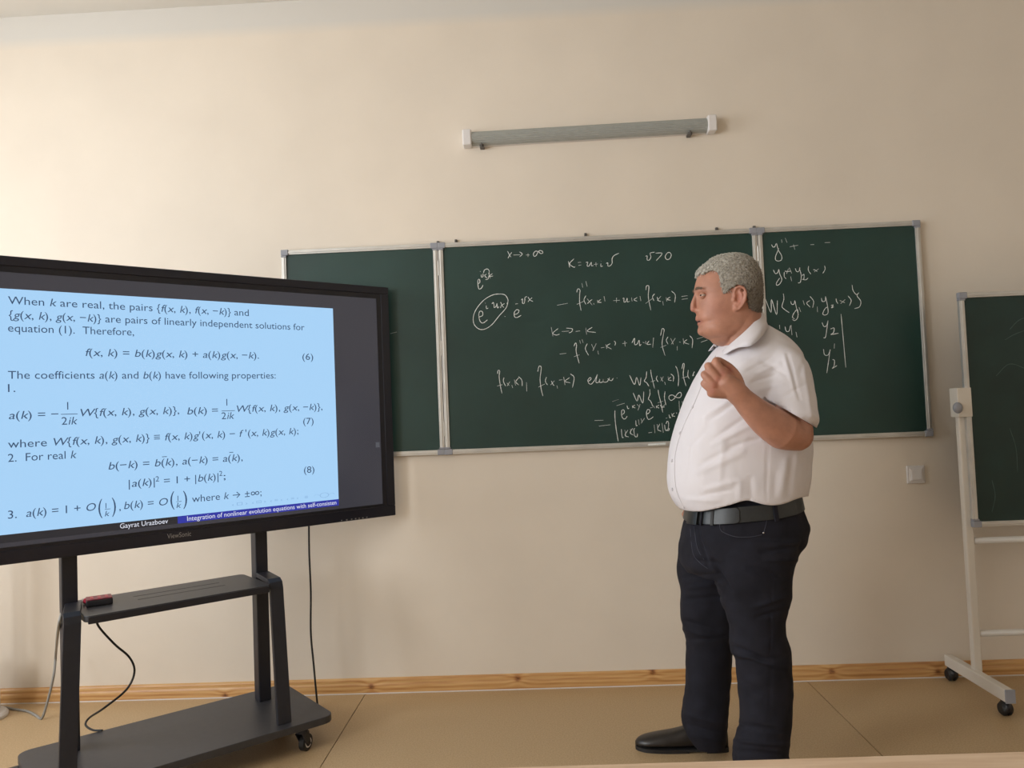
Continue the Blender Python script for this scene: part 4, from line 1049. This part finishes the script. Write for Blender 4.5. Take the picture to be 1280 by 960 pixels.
# collar
def collar(inner, outer, nm, fold_h=.006):
    I = catmull(inner, 8); O = catmull(outer, 8); n = min(len(I), len(O)); rings = []
    for k in range(n):
        i_, o_ = I[k], O[k]; mid = (i_ + o_) / 2
        out = (mid - HP(926, 410)); out[2] = 0; out /= np.linalg.norm(out) + 1e-9
        prof = [i_ - out * .002 + [0, 0, -.012], i_ - out * .001, i_ + [0, 0, .003] + out * .002, i_ + out * fold_h, mid + out * (fold_h * .9), o_ + out * .004,
                o_ + out * .0015, mid + out * .003, i_ + out * .003 + [0, 0, -.004]]
        rings.append(prof)
    mb = MB(); mb.loft(rings); return mb.build(nm, M_shirt, shirt, smooth=True)
yc = -1.0
collar([J(952, 390, -1.00), J(949, 395, -1.045), J(941, 405, -1.085), J(928, 418, -1.105), J(914, 430, -1.09), J(904, 439, -1.06)],
       [J(956, 400, -1.00), J(958, 408, -1.075), J(952, 420, -1.135), J(939, 432, -1.16), J(922, 435, -1.135), J(906, 443.5, -1.10)], 'collar')
collar([J(952, 390, -1.00), J(949, 394, -.955), J(938, 404, -.925), J(920, 416, -.92), J(904, 425, -.94), J(894, 430, -.985)],
       [J(956, 400, -1.00), J(956, 405, -.93), J(944, 418, -.88), J(918, 430, -.87), J(896, 436, -.90), J(886.5, 439, -.955)], 'collar')
# front placket and buttons, standing on the actual surface
def surf(V, x, y):
    X_, Y_ = project(V); w_ = (X_ - x) ** 2 + (Y_ - y) ** 2 + np.where(V[:, 1] > YB + .02, 1e5, 0); return int(np.argmin(w_))
for bx, by in ((884, 466), (866, 509), (850, 541), (840.5, 576), (840.5, 612)):
    i = surf(V, bx, by); c = V[i]; nn = N[i] / (np.linalg.norm(N[i]) + 1e-9)
    MB().tube([c - nn * .001, c + nn * .0025, c + nn * .003], [.0055, .0055, .0045], 14).build('button', mat('button', srgb(205, 200, 205), .3), shirt)
# raised placket strip
pp = []
for x, y in ((895, 445), (888, 458), (880, 476), (871, 497), (862, 516), (854.5, 534), (848, 552), (844.5, 570), (843.5, 590), (845, 608), (850, 624), (856, 635)):
    i = surf(V, x, y); pp.append(V[i] + N[i] * .0012)
sm = MB().tube(catmull(pp, 4), .0011, 6); sm.build('placket_seam', M_shirt, shirt, smooth=True)
# sleeve hem and side seam
# ---- trousers
tr = MB(); loft_rows(tr, hips, YB, ins=-.002, ex=2.3); loft_rows(tr, legN, YN, ex=2.2); loft_rows(tr, legF, YF, ex=2.2)
tr.ell(J(972, 664, -1.03), [.085, .085, .09]); tr.ell(J(969, 664, -.88), [.085, .085, .09])
tr.ell(J(979, 722, -1.09), [.022, .05, .012])
V, N, Fc = remesh(tr, .0055, 5, .5)
tsegs = [(912, 806, 960, 826, 2.6, -.006), (914, 815, 985, 836, 3, .006), (920, 825, 985, 822, 2.5, -.004), (855, 775, 900, 790, 3, -.005), (853, 786, 905, 800, 3, .005), (856, 800, 908, 796, 2.5, -.004), (890, 700, 915, 740, 3, -.006),
         (868, 700, 905, 705, 3, -.004), (872, 660, 885, 708, 2.2, -.005), (876, 665, 890, 700, 2, .004), (950, 690, 1000, 684, 3, -.006), (955, 700, 996, 700, 3, .005), (935, 710, 985, 722, 3, -.004), (940, 760, 985, 745, 3, .004),
         (945, 772, 985, 762, 2.6, -.005), (918, 905, 985, 915, 3, -.005), (917, 925, 985, 932, 3, .005), (917, 938, 985, 945, 3, -.005), (855, 893, 905, 905, 3, .006), (858, 905, 905, 918, 3, -.005), (866, 918, 905, 928, 3, .004),
         (900, 720, 905, 760, 4, .004), (965, 700, 962, 900, 1.2, -.002), (860, 735, 905, 728, 3, .004), (855, 750, 905, 745, 2.6, -.004), (852, 722, 900, 718, 2.6, -.003), (925, 850, 950, 870, 4, -.003)]
V = fold(V, N, [t_[:5] + (t_[5] * 1.4,) for t_ in tsegs], near=False)
for i in range(len(V)):
    p = V[i]; V[i] = p + N[i] * (.0045 * mnoise.noise(Vector((p[0] * 10, p[1] * 10, p[2] * 9))) + .0025 * mnoise.noise(Vector((p[0] * 24, p[1] * 24, p[2] * 30))))
TVx, TN = V, N
X, Yp = project(V)
keep = ~(V[:, 2] < .028)
farleg = (V[:, 1] > -.94) & (V[:, 2] < .4)
keep = keep & ~(farleg & (V[:, 2] < .040))
V2, F2, used = trim(V, Fc, keep)
trousers = obj_from('trousers', V2, F2, M_jeans, man, smooth=True, solid=.003)
def on_surf(V, N, pts, lift, side=-1):
    out = []
    X_, Y_ = project(V)
    for x, y in pts:
        w_ = (X_ - x) ** 2 + (Y_ - y) ** 2 + np.where(V[:, 1] > YB, 1e5, 0); i = int(np.argmin(w_)); out.append(V[i] + N[i] * lift)
    return out
for pts in ([(899, 653), (901, 661), (907, 667), (920, 671), (940, 671), (953, 667.5)], [(954, 666), (957, 655), (959, 646)], [(863, 661), (866, 690), (874, 703), (884, 711)], [(868, 657), (872, 685), (880, 700)]):
    MB().tube(catmull(on_surf(V, N, pts, .0012), 3), .0009, 5).build('stitching', M_thread, trousers, smooth=True)
i = surf(V, 953.5, 667); MB().ell(V[i] + N[i] * .001, [.003, .002, .003]).build('rivet', M_chrome, trousers, smooth=True)
pk = on_surf(V, N, [(990, 650), (995, 655), (1000, 662)], .001)
# belt following the waist
def waist_ring(pyl, pyr, off, n=96):
    out = []
    rws = interp(hips, 10)
    for k in range(n):
        t = 2 * math.pi * k / n; ct, st = math.cos(t), math.sin(t)
        py_ = pyl + (pyr - pyl) * (ct + 1) / 2
        xl = np.interp(py_, [r[0] for r in rws], [r[1] for r in rws]); xr = np.interp(py_, [r[0] for r in rws], [r[2] for r in rws]); b = np.interp(py_, [r[0] for r in rws], [r[3] for r in rws])
        L = at_y(xl, py_, YB); Rr = at_y(xr, py_, YB); c = (L + Rr) / 2; a = (Rr[0] - L[0]) / 2 + off; bb = b + off
        x = a * math.copysign(abs(ct) ** (2 / 2.3), ct); y = bb * math.copysign(abs(st) ** (2 / 2.3), st)
        tl = (Rr[2] - L[2]) / (Rr[0] - L[0])
        out.append(np.array([c[0] + x, YB + y, c[2] + x * tl]))
    return out
top_o = waist_ring(632, 614, .0085); top_i = waist_ring(632, 614, .003); bot_o = waist_ring(650, 632, .0085); bot_i = waist_ring(650, 632, .003)
mb = MB(); n = 96
mb.v = [tuple(p) for p in bot_i + bot_o + top_o + top_i]
for ring in range(4):
    for j in range(n):
        a = ring * n + j; b = ring * n + (j + 1) % n; c = ((ring + 1) % 4) * n
        mb.f.append((a, b, c + (j + 1) % n, c + j))
belt = mb.build('belt', M_belt, man, smooth=False, bevel=.001)
def belt_patch(px0, px1, grow, off0, off1, rounded=False):
    """piece of strap over the belt between two picture columns on the near side"""
    to = waist_ring(632 - grow, 614 - grow, off1, 400); bo_ = waist_ring(650 + grow, 632 + grow, off1, 400); ti = waist_ring(632 - grow, 614 - grow, off0, 400); bi = waist_ring(650 + grow, 632 + grow, off0, 400)
    X_, _ = project(np.array(to)); idx = [k for k in range(400) if to[k][1] < YB + .03 and px0 <= X_[k] <= px1]
    idx.sort(key=lambda k: X_[k]); rings = []
    for q, k in enumerate(idx):
        t = 0
        if rounded:
            dpx = px1 - X_[k]; t = max(0, 1 - dpx / 6.0); t = 1 - math.sqrt(max(0, 1 - t * t))
        T_, B_, Ti, Bi = to[k], bo_[k], ti[k], bi[k]; mT = (T_ + B_) / 2; mI = (Ti + Bi) / 2
        rings.append([Bi + (mI - Bi) * t, B_ + (mT - B_) * t, T_ + (mT - T_) * t, Ti + (mI - Ti) * t])
    return MB().loft(rings)
belt_patch(882, 925, .0, .009, .017, True).build('belt_end', M_belt, belt, bevel=.0008)
belt_patch(888.5, 892, 1.0, .008, .020).build('keeper_loop', M_rubber, belt)
belt_patch(861.0, 872.5, 1.2, .007, .019).build('buckle', mat('buckle', srgb(62, 62, 60), .3, metal=.6), belt, bevel=.001)
belt_patch(877, 879.5, 2.0, .006, .013).build('belt_loop', M_jeans, belt)
belt_patch(966, 971, 2.5, .006, .013).build('belt_loop', M_jeans, belt)
# ---- shoes
def shoe(heel, toe, ground=.0):
    heel = np.array(heel, float); toe = np.array(toe, float); d = toe - heel; d[2] = 0; L = np.linalg.norm(d); d /= L; sd = np.array([-d[1], d[0], 0])
    prof = [(-.01, .010, .050), (.0, .026, .085), (.06, .034, .098), (.16, .038, .102), (.27, .040, .100), (.36, .042, .092), (.46, .045, .080), (.58, .048, .068), (.70, .049, .060), (.82, .046, .052), (.91, .038, .045), (.97, .024, .036), (1.0, .008, .026)]
    rings = []
    for t, wd, h in interp(prof, 3):
        ring = []; z0 = .012
        for k in range(24):
            a = 2 * math.pi * k / 24; c_, s_ = math.cos(a), math.sin(a)
            x = wd * math.copysign(abs(c_) ** .8, c_); z = z0 + (h - z0) * (.5 + .5 * math.copysign(abs(s_) ** .75, s_))
            x *= 1 - .28 * max(0, (z - z0) / (h - z0) - .35)
            ring.append(heel + d * L * t + sd * x + np.array([0, 0, z + ground]))
        rings.append(ring)
    up = MB().loft(rings).build('shoe', M_shoe, man, smooth=True)
    so = MB(); P = []
    for t, wd, h in interp(prof, 3): P.append((t, wd + .004))
    outl = [heel + d * L * t + sd * w_ for t, w_ in P] + [heel + d * L * t - sd * w_ for t, w_ in P[::-1]]
    cc = np.mean(outl, 0)
    so.loft([[p + np.array([0, 0, z + ground]) for p in outl] for z in (.006, .014)])
    hl = [heel + d * L * t + sd * w_ for t, w_ in P if t < .27]; hr = [heel + d * L * t - sd * w_ for t, w_ in P[::-1] if t < .27]
    so.loft([[p + np.array([0, 0, z + ground]) for p in hl + hr] for z in (.0, .008)])
    fl_ = [heel + d * L * t + sd * w_ * .96 for t, w_ in P if .42 < t]; fr_ = [heel + d * L * t - sd * w_ * .96 for t, w_ in P[::-1] if .42 < t]
    so.loft([[p + np.array([0, 0, z + ground]) for p in fl_ + fr_] for z in (.0, .008)])
    so.build('sole', M_rubber, up)
    # welt seam across the vamp
    sea = []
    for k in range(13):
        a = math.pi * k / 12; sea.append(heel + d * L * (.60 - .06 * math.sin(a)) + sd * .0455 * math.cos(a) + np.array([0, 0, .022 + .0465 * math.sin(a) ** .75]))
    MB().tube(sea, .0012, 6).build('vamp_seam', M_rubber, up)
h_ = at_z(905, 941, 0); t_ = at_z(797, 939, 0)
shoe((h_[0] + .02, -.700, 0), (t_[0] - .004, -.672, 0))
shoe((at_y(985, 985, YN)[0], YN + .0, 0), (at_y(985, 985, YN)[0] - .29, YN - .045, 0))
